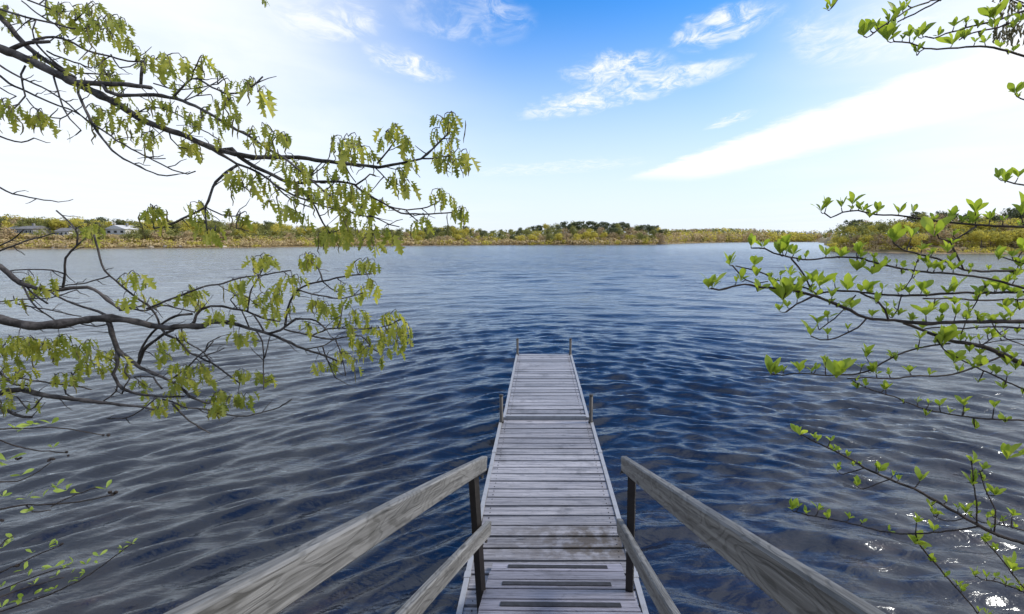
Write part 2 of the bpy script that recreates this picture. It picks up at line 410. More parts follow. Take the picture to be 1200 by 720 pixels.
# ------------------------------------------------------------------ dock
DECK = .45
def plank_mesh(L, wd, th, name, mat, seed):
    r = random.Random(seed)
    return bevel_box((-L/2, -wd/2, -th), (L/2, wd/2, 0), .005, name, mat)
def dock_section(name, label, xc, half, rail_half, y0, y1, ztop, post_ys, post_h):
    t = thing(name, label, 'dock', (xc, y0, 0))
    pitch = .145; n = int(round((y1-y0)/pitch)); pitch = (y1-y0)/n
    meshes = [plank_mesh(2*half, pitch-.022, .034, 'plank', M_PLANK, i) for i in range(3)]
    for i in range(n):
        o = obj('plank', meshes[i % 3], t, (random.uniform(-.004, .004), (i+.5)*pitch+random.uniform(-.001, .001), ztop+random.uniform(-.003, .003)))
        o.rotation_euler = (random.uniform(-.008, .008), random.uniform(-.003, .003), random.uniform(-.003, .003)+(math.pi if random.random() < .5 else 0))
    nb_ = MB()
    for i in range(n):
        for s in (-1, 1):
            for e in (-.032, .034):
                cx_, cy_ = s*(half-.055)+random.uniform(-.006, .006), (i+.5)*pitch+e
                nb_.tube([(cx_, cy_, ztop-.006), (cx_, cy_, ztop+.0045)], [.0048, .0048], 6)
    obj('nail_heads', nb_.mesh('nail_heads', M_PIPE), t, kind='stuff')
    for s in (-1, 1):
        q = bevel_box((-.019, -.02, -.16), (.019, y1-y0+.02, .012), .004, 'side_rail', M_ALU)
        o = obj('side_rail', q, t, (s*rail_half, 0, ztop))
        for jy in (.33, .78):
            mb = MB(); mb.box((-.023, -.03, -.15), (.023, .03, .0155)); obj('rail_clip', mb.mesh('rail_clip', M_ALU), o, (0, (y1-y0)*jy, 0))
    for yy in (0.012, y1-y0-.012):
        q = bevel_box((-rail_half+.02, -.012, -.15), (rail_half-.02, .012, -.036), .003, 'cross_beam', M_ALU)
        obj('cross_beam', q, t, (0, yy, ztop))
    for yy in post_ys:
        for s in (-1, 1):
            x = s*(rail_half-.012)
            gb = gz(xc+x, y0+yy)-.15
            mb = MB(); mb.tube([(0, 0, gb), (0, 0, ztop+post_h)], [.024, .024], 12)
            p = obj('post', mb.mesh('post', M_PIPE, True), t, (x, yy, 0))
            mb = MB(); mb.tube([(0, 0, 0), (0, 0, .012), (0, 0, .02)], [.028, .028, .018], 12); obj('post_cap', mb.mesh('post_cap', M_PIPE), p, (0, 0, ztop+post_h))
            mb = MB(); mb.tube([(0, 0, -.12), (0, 0, .02)], [.032, .032], 12); mb.box((min(0, -s*.025), -.03, -.11), (max(0, -s*.025), .03, .01)); obj('bracket', mb.mesh('bracket', M_PIPE), p, (0, 0, ztop))
    return t
near = dock_section('dock_section', 'grey plank dock section between the gangway foot and the middle pair of posts', .08, .585, .606, 1.55, 5.86, DECK, [4.22], .37)
farD = dock_section('dock_section', 'outer plank dock section ending at two short posts in open water', .08, .545, .568, 5.91, 9.40, DECK+.012, [3.42], .33)
q = bevel_box((-.545, -.016, -.05), (.545, .03, .0135), .004, 'joint_plate', M_ALU)
obj('joint_plate', q, farD, (0, .0, DECK+.026))

# ------------------------------------------------------------------ gangway with handrails
gw = thing('gangway', 'sloping plank gangway with grip strips and wooden handrails leading onto the dock', 'gangway', (.12, 3.06, DECK))
gw.rotation_euler.z = R(-.6)          # local -Y runs uphill towards the bank
SL = R(19)
gp = .150
def ramp_pt(t, x=0, up=0):
    return Vector((x, -t*math.cos(SL)+up*math.sin(SL), .035+t*math.sin(SL)+up*math.cos(SL)))
pm = [plank_mesh(.945, gp-.02, .034, 'tread_plank', M_RAMP, i) for i in range(3)]
gm = bevel_box((-.36, -.027, 0), (.36, .027, .004), .0015, 'grip_strip', M_GRIP)
for i in range(30):
    o = obj('tread_plank', pm[i % 3], gw, ramp_pt((i+.5)*gp, random.uniform(-.004, .004)))
    o.rotation_euler = (-SL, 0, random.uniform(-.004, .004))
    if i % 2 == 0:
        g = obj('grip_strip', gm, o, (random.uniform(-.01, .01), .0, .0015))
for s in (-1, 1):
    q = bevel_box((-.019, -4.4, -.15), (.019, .0, -.036), .004, 'stringer', M_RAMP)
    o = obj('stringer', q, gw, ramp_pt(.06, s*.435)); o.rotation_euler = (-SL, 0, 0)
inv = Matrix.LocRotScale(Vector((.12, 3.06, DECK)), Matrix.Rotation(R(-.6), 3, 'Z').to_quaternion(), None).inverted()
def beam(name, a, b, h, th, mat, side, parent, cuts=6):
    """board on edge whose inner top edge runs a -> b (world)"""
    a = inv @ a; b = inv @ b
    d = (b-a); L = d.length; xax = d.normalized(); yax = Vector((0, 0, 1)).cross(xax).normalized(); zax = xax.cross(yax)
    lo, hi = ((0, 0, -h), (L, th, 0)) if side > 0 else ((0, -th, -h), (L, 0, 0))
    me = bevel_box(lo, hi, .006, name, mat, cuts)
    # slight warp of old lumber
    for v in me.vertices:
        u = v.co.x/L; v.co.y += .004*math.sin(u*7+h*30); v.co.z += .003*math.sin(u*5+1)
    o = obj(name, me, parent); M = Matrix((xax, yax, zax)).transposed().to_4x4(); M.translation = a; o.matrix_local = M
    return o
# far ends at the posts, near ends up by the bank; inner top edges
RAIL_H, RAIL_T = .089, .038
lA = PY(571, 535, 2.64); lB = PY(212, 720, .56)
rA = PY(727, 535, 2.64); rB = PY(1014, 720, .56)
def ext(a, b, k): return b + (b-a)*k
beam('handrail', lA, ext(lA, lB, .5), RAIL_H, RAIL_T, M_RAIL, -1, gw)
beam('handrail', rA, ext(rA, rB, .5), RAIL_H, RAIL_T, M_RAIL, 1, gw)
lA2 = PY(576, 611, 2.68); rA2 = PY(722, 608, 2.68)
lB2 = PY(474, 720, 1.52); rB2 = PY(788, 720, 1.52)
beam('mid_rail', lA2, ext(lA2, lB2, 1.6), RAIL_H, RAIL_T, M_RAIL, -1, gw)
beam('mid_rail', rA2, ext(rA2, rB2, 1.6), RAIL_H, RAIL_T, M_RAIL, 1, gw)
for s, (a, bpt) in ((-1, (PY(554, 545, 2.57), PY(564, 700, 2.62))), (1, (PY(741, 545, 2.57), PY(737.5, 700, 2.62)))):
    a = inv @ a; bpt = inv @ bpt
    d = (a-bpt).normalized(); foot = bpt - d*.12
    foot.z = max(foot.z, -.05)
    L = (a-foot).length
    me = bevel_box((-.0225, -.0225, 0), (.0225, .0225, L), .004, 'handrail_post', M_POST)
    o = obj('handrail_post', me, gw); o.location = foot; o.rotation_euler = d.to_track_quat('Z', 'Y').to_euler()
    mb = MB(); mb.tube([(0, 0, 0), (-s*.064, 0, 0), (-s*.0645, 0, 0), (-s*.070, 0, 0)], [.005, .005, .011, .011], 8)
    for hh_ in (L-.06, L-.50): obj('bolt', mb.mesh('bolt', M_PIPE), o, (0, 0, hh_))
    # second pair of posts up the slope
    a2 = Vector((a.x+s*.0, a.y-2.55, a.z+2.55*math.tan(R(21.5)))); f2 = ramp_pt(2.95, s*.46); f2.z -= .1
    me = bevel_box((-.0225, -.0225, 0), (.0225, .0225, a2.z-f2.z), .004, 'handrail_post', M_POST)
    o = obj('handrail_post', me, gw); o.location = (f2.x+s*.03, f2.y, f2.z)

# ------------------------------------------------------------------ leaves
def leaf_mesh(name, outline, mat, fold, curl, twist=0):
    """outline: (t_mid, t_edge, half width) along a unit leaf growing in +X"""
    V = []; Fc = []
    for tm, te, hw in outline:
        def z(t, wd): return -curl*t*t + fold*abs(wd) + twist*t*wd
        V += [(te, hw, z(te, hw)), (tm, 0, z(tm, 0)), (te, -hw, z(te, -hw))]
    for i in range(len(outline)-1):
        a = 3*i; b = a+3
        Fc += [(a, a+1, b+1, b), (a+1, a+2, b+2, b+1)]
    return mesh_from(name, V, Fc, mat, True)
OAK = [(0, 0, .008), (.14, .14, .010), (.2, .2, .05), (.27, .33, .19), (.33, .34, .07), (.43, .42, .075), (.5, .6, .30), (.58, .60, .11), (.66, .67, .085), (.72, .83, .24), (.80, .82, .09), (.88, .95, .12), (.95, 1.0, .035), (1.06, 1.06, .004)]
OAK = [(a, b, c*1.04) for a, b, c in OAK]
OAKM = [leaf_mesh('leaf', OAK, M_OAKLEAF, f, c, tw) for f, c, tw in ((.35, .12, .1), (.6, .30, -.2), (.15, .42, .3), (.8, .05, 0.0))]
OBO = [(0, 0, .010), (.12, .12, .025), (.3, .3, .10), (.5, .5, .17), (.66, .66, .195), (.82, .82, .155), (.94, .94, .07), (1, 1, .006)]
SHRM = [leaf_mesh('leaf', OBO, M_SHRUBLEAF, f, c, tw) for f, c, tw in ((.5, .10, .1), (.25, -.12, -.2), (.8, .22, .0), (.1, .30, .3))]
ALDM = [leaf_mesh('leaf', OBO, M_ALDERLEAF, f, c, tw) for f, c, tw in ((.5, .10, .1), (.2, -.12, -.2))]
def leaf_matrix(p, d, L, roll=None):
    d = d.normalized(); y = Vector((0, 0, 1)).cross(d)
    if y.length < .05: y = Vector((random.uniform(-1, 1), random.uniform(-1, 1), 0))
    y.normalize(); z = d.cross(y)
    a = random.uniform(-1.2, 1.2) if roll is None else roll
    y2 = y*math.cos(a)+z*math.sin(a); z2 = d.cross(y2)
    M = Matrix((d*L, y2*L, z2*L)).transposed().to_4x4(); M.translation = p
    return M
def place_leaves(root, leaves, meshes, limit, stuffname, mat):
    """leaves: (px size, matrix, mesh index). The largest become parts, the rest one mesh."""
    inv_ = Matrix.Translation(root.location).inverted()
    leaves = sorted(leaves, key=lambda q: -q[0])
    for s, M, i in leaves[:limit]:
        o = obj('leaf', meshes[i % len(meshes)], root); o.matrix_local = inv_ @ M
    rest = leaves[limit:]
    if rest:
        mb = MB()
        for s, M, i in rest:
            me = meshes[i % len(meshes)]; MM = inv_ @ M
            mb.add([MM @ v.co for v in me.vertices], [tuple(p.vertices) for p in me.polygons])
        obj(stuffname, mb.mesh(stuffname, mat, True), root, kind='stuff')

def smooth_poly(pts, step):
    """Catmull-Rom through points (tuples) -> denser list"""
    pts = [np.array(p, float) for p in pts]
    if len(pts) < 3:
        n = max(2, int(np.linalg.norm(pts[1][:2]-pts[0][:2])/step)+1)
        return [pts[0]+(pts[1]-pts[0])*i/n for i in range(n+1)]
    q = [2*pts[0]-pts[1]]+pts+[2*pts[-1]-pts[-2]]; outp = []
    for i in range(1, len(q)-2):
        n = max(1, int(np.linalg.norm(q[i+1][:2]-q[i][:2])/step))
        for j in range(n):
            t = j/n
            outp.append(.5*((2*q[i])+(-q[i-1]+q[i+1])*t+(2*q[i-1]-5*q[i]+4*q[i+1]-q[i+2])*t*t+(-q[i-1]+3*q[i]-3*q[i+1]+q[i+2])*t**3))
    outp.append(pts[-1]); return outp

class Bush:
    """branches given where they pass and how thick they are; depth grows from whatever they spring from"""
    def __init__(s, root, base_depth, mat, edge_x, trunk_pt, minr, rnd):
        s.root = root; s.bd = base_depth; s.mat = mat; s.edge = edge_x; s.trunk = trunk_pt; s.minr = minr; s.rnd = random.Random(rnd)
        s.paths = []; s.inv = Matrix.Translation(root.location).inverted()
    def near(s, x, y):
        best = (1e9, None)
        for path in s.paths:
            for q in path:
                d = math.hypot(q[0]-x, q[1]-y)
                if d < best[0]: best = (d, q[2])
        return best
    def branch(s, w0, w1, pts, name=None, drift=.22):
        pts = list(pts)
        e0 = abs(pts[0][0]-s.edge) < 4; e1 = abs(pts[-1][0]-s.edge) < 4
        d0, d1 = s.near(*pts[0]), s.near(*pts[-1])
        if (e1 and not e0) or (not e0 and not e1 and d1[0] < d0[0]):
            pts.reverse(); d0, d1 = d1, d0; e0 = e1
        if e0 or d0[0] > 14: dep = s.bd(*pts[0]) + s.rnd.uniform(-.12, .12)
        else: dep = d0[1]
        L = sum(math.dist(pts[i], pts[i+1]) for i in range(len(pts)-1)); k = s.rnd.uniform(-drift, drift)
        acc = 0; P3 = []
        for i, p in enumerate(pts):
            if i: acc += math.dist(pts[i-1], p)
            P3.append((p[0], p[1], dep + k*min(1.2, L/160)*(acc/max(L, 1))))
        sm = smooth_poly(P3, 7.0)
        # natural wobble
        for i in range(1, len(sm)-1):
            sm[i] = sm[i]+np.array([s.rnd.uniform(-.5, .5), s.rnd.uniform(-.5, .5), s.rnd.uniform(-.004, .004)])
        s.paths.append(sm)
        wp = [P(*q) for q in sm]; n = len(wp)
        rad = [max(s.minr, (w0+(w1-w0)*(i/(n-1)))*.5/F*sm[i][2]) for i in range(n)]
        if w0 > 3:
            for i in range(1, n-1):
                rad[i] *= s.rnd.uniform(.88, 1.12)*(1.22 if s.rnd.random() < .10 else 1)
        if e0:
            t = s.trunk(wp[0]); a = wp[0]; tang = (wp[0]-wp[1]).normalized(); D = (t-a).length
            extp = []
            for j in range(1, 7):
                u = j/6
                c = a+tang*D*.4
                extp.append(a*(1-u)**2+c*2*u*(1-u)+t*u*u)
            wp = extp[::-1]+wp; rad = [rad[0]*(1+.9*j/6) for j in range(6, 0, -1)]+rad
        mb = MB(); mb.tube([s.inv @ q for q in wp], rad, 8 if w0 > 3.5 else 5)
        obj(name or ('branch' if w0 >= 2.4 else 'twig'), mb.mesh('branch', s.mat, True), s.root)
    def depth(s, x, y):
        d = s.near(x, y)
        return d[1] if d[0] < 40 else s.bd(x, y)

# ================================================================== oak on the left bank
oak = thing('oak_tree', 'oak with drooping young lobed leaves and catkins on two long boughs over the water', 'tree', (-4.6, .55, gz(-4.6, .55)))
tx, ty = -4.6, .55
mb = MB()
zb = gz(tx, ty)-.3
tp = [(0, 0, -.3), (.03, 0, .2), (.06, .03, 1.0), (.02, .06, 2.2), (-.05, .02, 3.6), (-.02, .1, 5.2), (.1, .05, 7.0), (.15, .0, 8.6)]
mb.tube(tp, [.30, .24, .21, .19, .17, .13, .08, .03], 14)
obj('trunk', mb.mesh('trunk', M_OAKBARK, True), oak)
def oak_trunk(p):
    z = min(7.5, max(.6, 2.3 + (p.z-2.86)*.9))
    zz_ = z-0
    # point on the trunk axis
    return Vector((tx+.02, ty+.04, max(gz(tx, ty)+.4, zz_-.25)))
ob = Bush(oak, lambda x, y: 2.05 + .75*x/550 + (.25 if y > 300 else 0), M_OAKBARK, 0, oak_trunk, .0014, 3)
U = [
 (10, 6.5, [(0,57),(30,69),(60,84),(88,97),(110,108),(140,123),(157,135),(182,147),(202,154),(223,162),(240,170)]),
 (6.2, 2, [(240,170),(260,177),(282,182),(300,185),(320,184),(350,185),(370,187.5),(395,191),(428,194.5),(443,196),(468,192),(493,186),(513,169),(524,158)]),
 (2.2, 1.4, [(493,186),(510,186),(527,182)]),
 (5.5, 5, [(0,20),(10,30),(25,48),(38,60),(55,72),(72,82),(88,92)]),
 (2.6, 1.8, [(0,11),(17,16),(38,22),(63,28),(83,33),(103,33),(113,30)]),
 (5, 3.5, [(9,60),(25,52),(38,50),(58,49)]),
 (3, 1.8, [(38,48),(55,44),(72,45),(87,51),(103,60),(120,64),(138,69),(150,72),(165,72)]),
 (2, 1.5, [(25,1),(42,15),(63,28),(80,44)]),
 (2, 1.5, [(32,0),(53,8),(73,17),(88,24)]),
 (6.5, 4.5, [(90,97),(117,98),(142,99),(160,101),(177,103)]),
 (4, 3, [(165,100),(166,88),(168,72)]),
 (4.2, 2, [(120,98),(125,107),(138,112),(160,112),(173,111),(198,114),(215,119),(235,127.5),(257,140),(277,152),(292,160),(313,174),(333,185),(347,197),(363,210),(387,230)]),
 (2.6, 1.8, [(203,114),(225,92),(233,93),(248,102),(268,110),(287,107),(300,98),(308,90)]),
 (1.6, 1.4, [(225,92),(226,85),(234,68)]),
 (3.2, 1.5, [(92,100),(92,110),(100,128),(107,143),(120,163),(138,182),(157,192),(185,205),(205,205)]),
 (2.1, 1.5, [(107,143),(130,160),(142,168),(168,182),(207,201),(220,204),(229,201)]),
 (1.4, 1.2, [(168,182),(182,186),(194,186)]),
 (4.2, 3, [(238,168),(257,180),(277,192)]),
 (3.4, 2, [(278,194),(265,202),(253,213),(247,227),(240,243),(230,249),(213,257),(192,266),(180,268)]),
 (2, 1.4, [(240,243),(242,262),(243,274)]),
 (1.8, 1.4, [(241,243),(260,252),(277,253),(285,249)]),
 (1.4, 1.2, [(281,252),(277,262),(277,268)]),
 (3, 1.6, [(277,192),(292,197),(307,205),(320,215),(340,227),(358,234),(383,243),(405,247),(420,252),(432,254)]),
 (4.8, 2.6, [(262,176),(272,175),(280,183),(292,192),(313,202),(328,210),(338,214),(355,214),(373,213),(397,213),(417,217)]),
 (2.2, 1.4, [(417,217),(427,210),(434,204.5),(441,207)]),
 (2.5, 1.5, [(415,216),(429,227),(447,237),(461,245),(470,250),(495,251),(522,250),(537,248)]),
 (1.8, 1.4, [(456,242),(477,246),(501,243),(515,236)]),
 (1.5, 1.2, [(476,247),(483,254),(490,260)]),
 (2.2, 1.5, [(303,202),(317,213),(333,228),(350,238),(367,244)]),
 (2.6, 1.8, [(345,218),(360,230),(371,245),(378,261),(387,274)]),
 (1.6, 1.2, [(432,252),(445,257),(457,263),(468,266)]),
 (2.2, 1.6, [(463,165),(455,177),(442,192)]),
 (1.6, 1.2, [(440,197),(455,212),(470,218)]),
 (1.6, 1.2, [(303,203),(295,213),(287,220)]),
 (2, 1.5, [(0,160),(25,167),(40,162)]),
 (2.4, 1.4, [(0,77),(22,90),(48,102),(70,115),(87,128),(105,145)]),
 (2.6, 1.6, [(0,89),(10,98),(33,108),(57,119),(67,123),(87,131),(107,145)]),
 (2, 1.2, [(0,220),(15,227),(27,230),(43,233),(68,237)]),
 (2.2, 1.5, [(30,77),(25,87),(27,102),(30,113),(22,122),(15,129)]),
 (1.4, 1.1, [(31,115),(45,131),(58,138)]),
 (2.2, 1.3, [(63,90),(68,107),(75,128),(82,140),(95,153)]),
 (1.5, 1.2, [(85,130),(78,136),(72,139),(60,138)]),
 (2.1, 1.6, [(55,60),(72,68),(87,73),(107,80)]),
 (2.2, 1.6, [(43,52),(62,72),(80,83),(98,86),(125,88)]),
 (1.6, 1.2, [(130,64),(140,80),(152,78),(160,74)]),
 (1.7, 1.3, [(150,140),(170,128),(190,127),(213,137),(232,149),(250,160)]),
 (1.6, 1.2, [(235,128),(236,140),(233,158)]),
 (1.6, 1.2, [(180,98),(205,105),(225,104),(255,99)]),
 (1.5, 1.2, [(215,119),(230,113),(246,111)]),
 (1.6, 1.2, [(198,154),(200,163),(210,172),(222,175)]),
 (1.6, 1.2, [(0,103),(10,109),(19,113)]),
 (1.4, 1.1, [(350,214),(362,206),(372,196),(380,188)]),
 (1.4, 1.1, [(365,206),(378,196),(386,184)]),
 (1.6, 1.2, [(404,192),(410,205),(417,214)]),
 (1.5, 1.2, [(38,60),(40,68),(35,70)]),
 (1.6, 1.3, [(42,24),(38,36),(40,46)]),
]
Lb = [
 (11, 7, [(0,374),(20,379),(42,382),(67,380),(87,377),(108,374),(130,373),(150,375),(160,377),(178,382)]),
 (6.6, 5.5, [(178,382),(198,384),(220,382.5),(238,382),(247,377),(267,378)]),
 (5, 2, [(240,381),(255,377),(267,378),(290,384),(315,391),(333,399),(357,409),(382,418),(397,424)]),
 (5.5, 3, [(0,312),(10,321),(25,332),(47,339),(63,341),(83,338),(103,337),(117,344),(127,352),(140,362)]),
 (2.8, 2, [(73,339),(76,320),(77,303),(90,288),(100,280)]),
 (2, 1.8, [(90,288),(91,275),(83,263),(66,247)]),
 (2.4, 2.2, [(110,275),(115,293),(123,317),(142,335),(157,347),(172,357),(182,368),(187,382)]),
 (3, 1.6, [(187,382),(195,393),(208,398),(223,414),(233,418),(255,430),(268,440),(281,449)]),
 (2, 1.4, [(213,386),(217,400),(238,413),(248,425),(257,432)]),
 (2, 1.4, [(0,294),(30,283),(50,277),(67,273)]),
 (1.8, 1.4, [(0,288),(13,282),(28,269)]),
 (1.8, 1.4, [(10,318),(33,316),(60,317),(75,321)]),
 (1.7, 1.3, [(63,338),(80,334),(100,332),(127,324)]),
 (2.2, 1.6, [(25,332),(38,355),(50,366),(65,376)]),
 (2.2, 2, [(30,334),(40,345),(56,356)]),
 (3.2, 2.2, [(58,341),(78,353),(95,359),(115,365),(129,373)]),
 (3.2, 2.2, [(162,428),(163,415),(173,397),(185,383),(198,374),(212,369),(225,368)]),
 (5.5, 2, [(127,376),(133,397),(138,410),(150,420),(160,428),(180,438),(199,446),(212,455),(225,466),(245,473)]),
 (3.6, 2, [(137,410),(138,428),(133,438),(138,450),(151,459),(171,463),(193,465),(215,465)]),
 (2.2, 1.6, [(157,442),(180,442),(184,449.5),(190,456)]),
 (4, 3, [(203,387),(192,392),(180,400),(168,411),(162,427)]),
 (3.4, 1.8, [(227,379),(230,370),(235,363),(247,359),(260,359),(273,362),(295,367),(307,373),(328,377)]),
 (2.4, 1.6, [(172,362),(185,357),(198,351),(213,346),(240,336),(262,332),(282,326),(303,323),(323,320),(341,317)]),
 (3, 1.8, [(315,391),(328,387),(340,379),(347,374),(370,376),(383,387)]),
 (2.8, 1.6, [(334,383),(336,368),(340,353),(350,339),(362,333),(378,330),(404,324),(436,321)]),
 (1.8, 1.4, [(378,330),(373,315),(365,307),(360,300)]),
 (1.6, 1.3, [(378,330),(387,338),(395,342)]),
 (2, 1.4, [(350,340),(365,345),(378,347),(400,350),(415,347),(427,343)]),
 (2.2, 1.6, [(333,386),(357,392),(378,397),(393,397),(424,394),(433,405),(447,415)]),
 (2, 1.4, [(365,394),(378,388),(393,385),(427,385.5),(451,383),(470,374)]),
 (1.6, 1.2, [(357,409),(378,405.5),(391,398)]),
 (1.6, 1.2, [(378,406),(384,423),(393,443)]),
 (2, 1.4, [(290,366),(295,338),(302,328),(309,313)]),
 (2.2, 1.8, [(297,369),(303,378),(309,388)]),
 (1.8, 1.4, [(283,364),(287,372),(292,384)]),
 (1.8, 1.3, [(300,387),(307,400),(309,415),(309,440),(309,457)]),
 (1.6, 1.2, [(317,393),(313,407),(310,420)]),
 (6.5, 2.2, [(0,461),(10,458),(27,457),(50,463),(72,466),(93,469),(117,472),(146,475),(171,478),(190,484)]),
 (4.2, 3, [(0,477),(13,484),(27,489),(37,489)]),
 (2.3, 1.6, [(0,446),(17,443),(38,446),(67,450),(90,453),(107,457)]),
 (3, 2, [(0,437),(15,450),(33,452)]),
 (2, 1.4, [(190,468),(202,471),(215,477),(241,480),(257,484),(281,488),(307,484),(327,477),(342,468)]),
 (2.2, 1.4, [(202,474),(212,484),(223,494),(246,508)]),
 (1.7, 1.3, [(184,466),(164,482),(147,490),(125,491)]),
 (2.2, 1.4, [(199,446),(215,435),(230,420),(241,411),(250,400)]),
 (1.4, 1.1, [(234,419),(250,414),(263,408)]),
 (2, 1.6, [(120,471),(136,459),(138,450)]),
 (2.2, 1.6, [(152,422),(146,436),(152,444),(146,452),(143,462)]),
 (1.6, 1.3, [(0,354),(40,350),(60,349),(90,340)]),
 (1.6, 1.3, [(18,356),(45,361),(70,366),(95,371)]),
 (1.8, 1.3, [(95,380),(112,383),(128,380)]),
 (1.5, 1.2, [(278,362),(270,352),(283,345),(300,357)]),
 (1.6, 1.2, [(240,413),(244,402),(258,395)]),
 (1.5, 1.2, [(393,397),(400,415),(405,440)]),
 (1.5, 1.2, [(395,385),(400,370),(402,358)]),
 (2, 1.4, [(75,452),(78,462),(90,468)]),
 (1.8, 1.4, [(20,465),(35,480),(52,463)]),
 (1.8, 1.4, [(140,363),(150,361),(170,359)]),
 (2.2, 1.6, [(140,364),(155,362),(172,364),(190,358),(205,361),(228,366)]),
]
for q in U: ob.branch(*q)
for q in Lb: ob.branch(*q)
OC = """70,5 85,8 100,10 112,5 82,25,14 95,30 68,22 112,28 105,20 122,22 130,20 140,22 148,28 118,35 130,40 135,50 145,40 150,48 75,45 82,52 100,45 20,22 30,25 5,32 10,10 50,70 88,76,14 108,68 115,70 112,84,20 122,86,18 132,86,20 138,90 100,95
55,2 62,12 90,18 77,14 120,12 108,38 125,30 140,32 155,55,14 165,60 176,68 182,70,24 170,78 196,65,22 200,80 214,68,19 240,70,22 232,82 205,98 230,98 256,85,12 270,96,14 285,97 297,95 302,108,30 312,105,24 258,108 268,118 250,120 280,135 200,122 210,128 190,120 225,135 245,130 262,125 275,120
110,125 120,130 130,138 125,145 140,150 135,160 150,140 165,150 175,155 165,165 180,160 110,140 150,125 160,130 175,120 145,110 130,118 182,135 195,135
5,125,14 14,135,16 25,130 35,135 45,135 55,145 60,140 70,150,14 50,132 2,118 10,120
212,165,16 225,170,20 232,170 218,150 250,160 240,140 255,150 268,140
280,200,20 272,215 268,210 285,212 296,215,18 302,220 300,205 312,215 276,208 290,205
320,155 312,150 328,158 305,165 318,170 325,180 335,160,18 290,165 298,150
392,160,16 402,165 410,168 415,175,25 422,172,22 400,175 395,195,16 405,190 436,178,18 408,160 418,160
452,155,18 460,155 472,160,22 478,165 466,152 456,160
528,132,14 520,140 515,150 535,140,16 530,160 525,170 518,178 510,190 532,180 540,178,22 548,180,26 530,192 520,188 505,158 524,145 531,150 512,165 538,190
478,190,18 486,190,18 468,197 458,212 468,215,22 480,214,20 472,205 463,205
335,195 345,190 350,195 340,205 345,215 355,220,16 365,222 375,222 385,225 345,232 398,210 385,205 400,225 410,225 418,228,22 430,230,22 435,235,25 445,238 395,240 380,235 370,232 405,245 425,245 420,235 355,200 365,198 410,215 425,222 390,232
515,222 520,228 528,232 540,245 547,248,20 530,250 505,228 487,262 500,262 497,255 533,240
240,248 232,238,16 222,242 228,255 236,262 246,270 240,275 252,272 268,248,14 282,252,16 290,254 180,245,20 172,250 188,250 176,243,16 185,245
315,237,18 337,243,20 345,245 355,252 332,248
402,255 398,262,20 385,268 378,275 390,275 412,268,22 420,272 405,280 425,282 437,275 450,272 460,275,25 455,270 440,285 375,282 395,275 415,255 430,262
308,0,9
100,268,20 108,265 118,265 92,270 60,325 48,335 42,340 30,328 16,350
150,322,18 158,320,20 145,325 165,328 178,350 160,345 230,340,18 222,345 238,342 145,350
305,300,18 312,300 320,305 298,305 358,298,18 365,298 370,302 350,305 275,330 282,330 290,328 302,325
278,345 285,348 300,350 310,345 318,340 325,335 335,325,18 342,325 350,325 345,338 328,345 320,355 308,360 318,362 325,368 343,360
365,352 372,352 380,355 385,358 378,368 355,378 362,382 250,368 258,365 268,370 280,395,16 285,395 292,390
415,308,16 425,306 432,305 440,308 400,335,18 408,335 425,335 432,328 442,335,18 428,342 400,355 410,352 415,365 422,365 430,368 400,375 408,380 415,372
450,370 458,368 465,365 470,372 475,378,20 480,385 462,380 455,385 470,395 476,398 465,402 472,408 450,395 445,400 455,410 448,418 440,390 430,395 420,398 410,400 425,405 432,412 405,415 415,420 400,410 395,415 390,425 418,428 370,425 460,392 468,385 440,405 436,385
205,395 210,390 215,345 222,345 235,355
22,395 30,400 40,398 50,405 58,410,18 65,410,18 45,415 70,395 80,395 85,405 92,410 98,405 105,400 110,410 118,415 125,415 100,420 110,428 122,430 130,425 65,440 75,440 85,440 95,435 12,430 20,438 30,435 5,405 2,415 35,445 145,420 150,430 190,400 185,410 195,415 35,405 55,398 62,402 28,410 15,400 10,395 5,425
205,425 215,430 225,430 235,428 245,432 240,440 220,445 230,450 210,442 200,460 190,470 210,472 255,460 262,460 270,465 280,462 285,465 292,462 265,475 255,480 278,435 286,435 292,440 305,440 315,440 185,480 165,445 175,455 218,438 238,432 248,448 250,465 275,470 288,470 205,450 180,470 2,455 8,468 15,470 5,440 40,470"""
leaves = []; catk = MB(); stalks = MB()
oinv = Matrix.Translation(oak.location).inverted()
NODES = [tuple(qq) for path in ob.paths for qq in path]
more = []
for tok in OC.split():
    q = [float(v) for v in tok.split(',')]
    if random.random() < .22: more.append('%.1f,%.1f' % (q[0]+random.uniform(-10, 8), q[1]+random.uniform(-6, 10)))
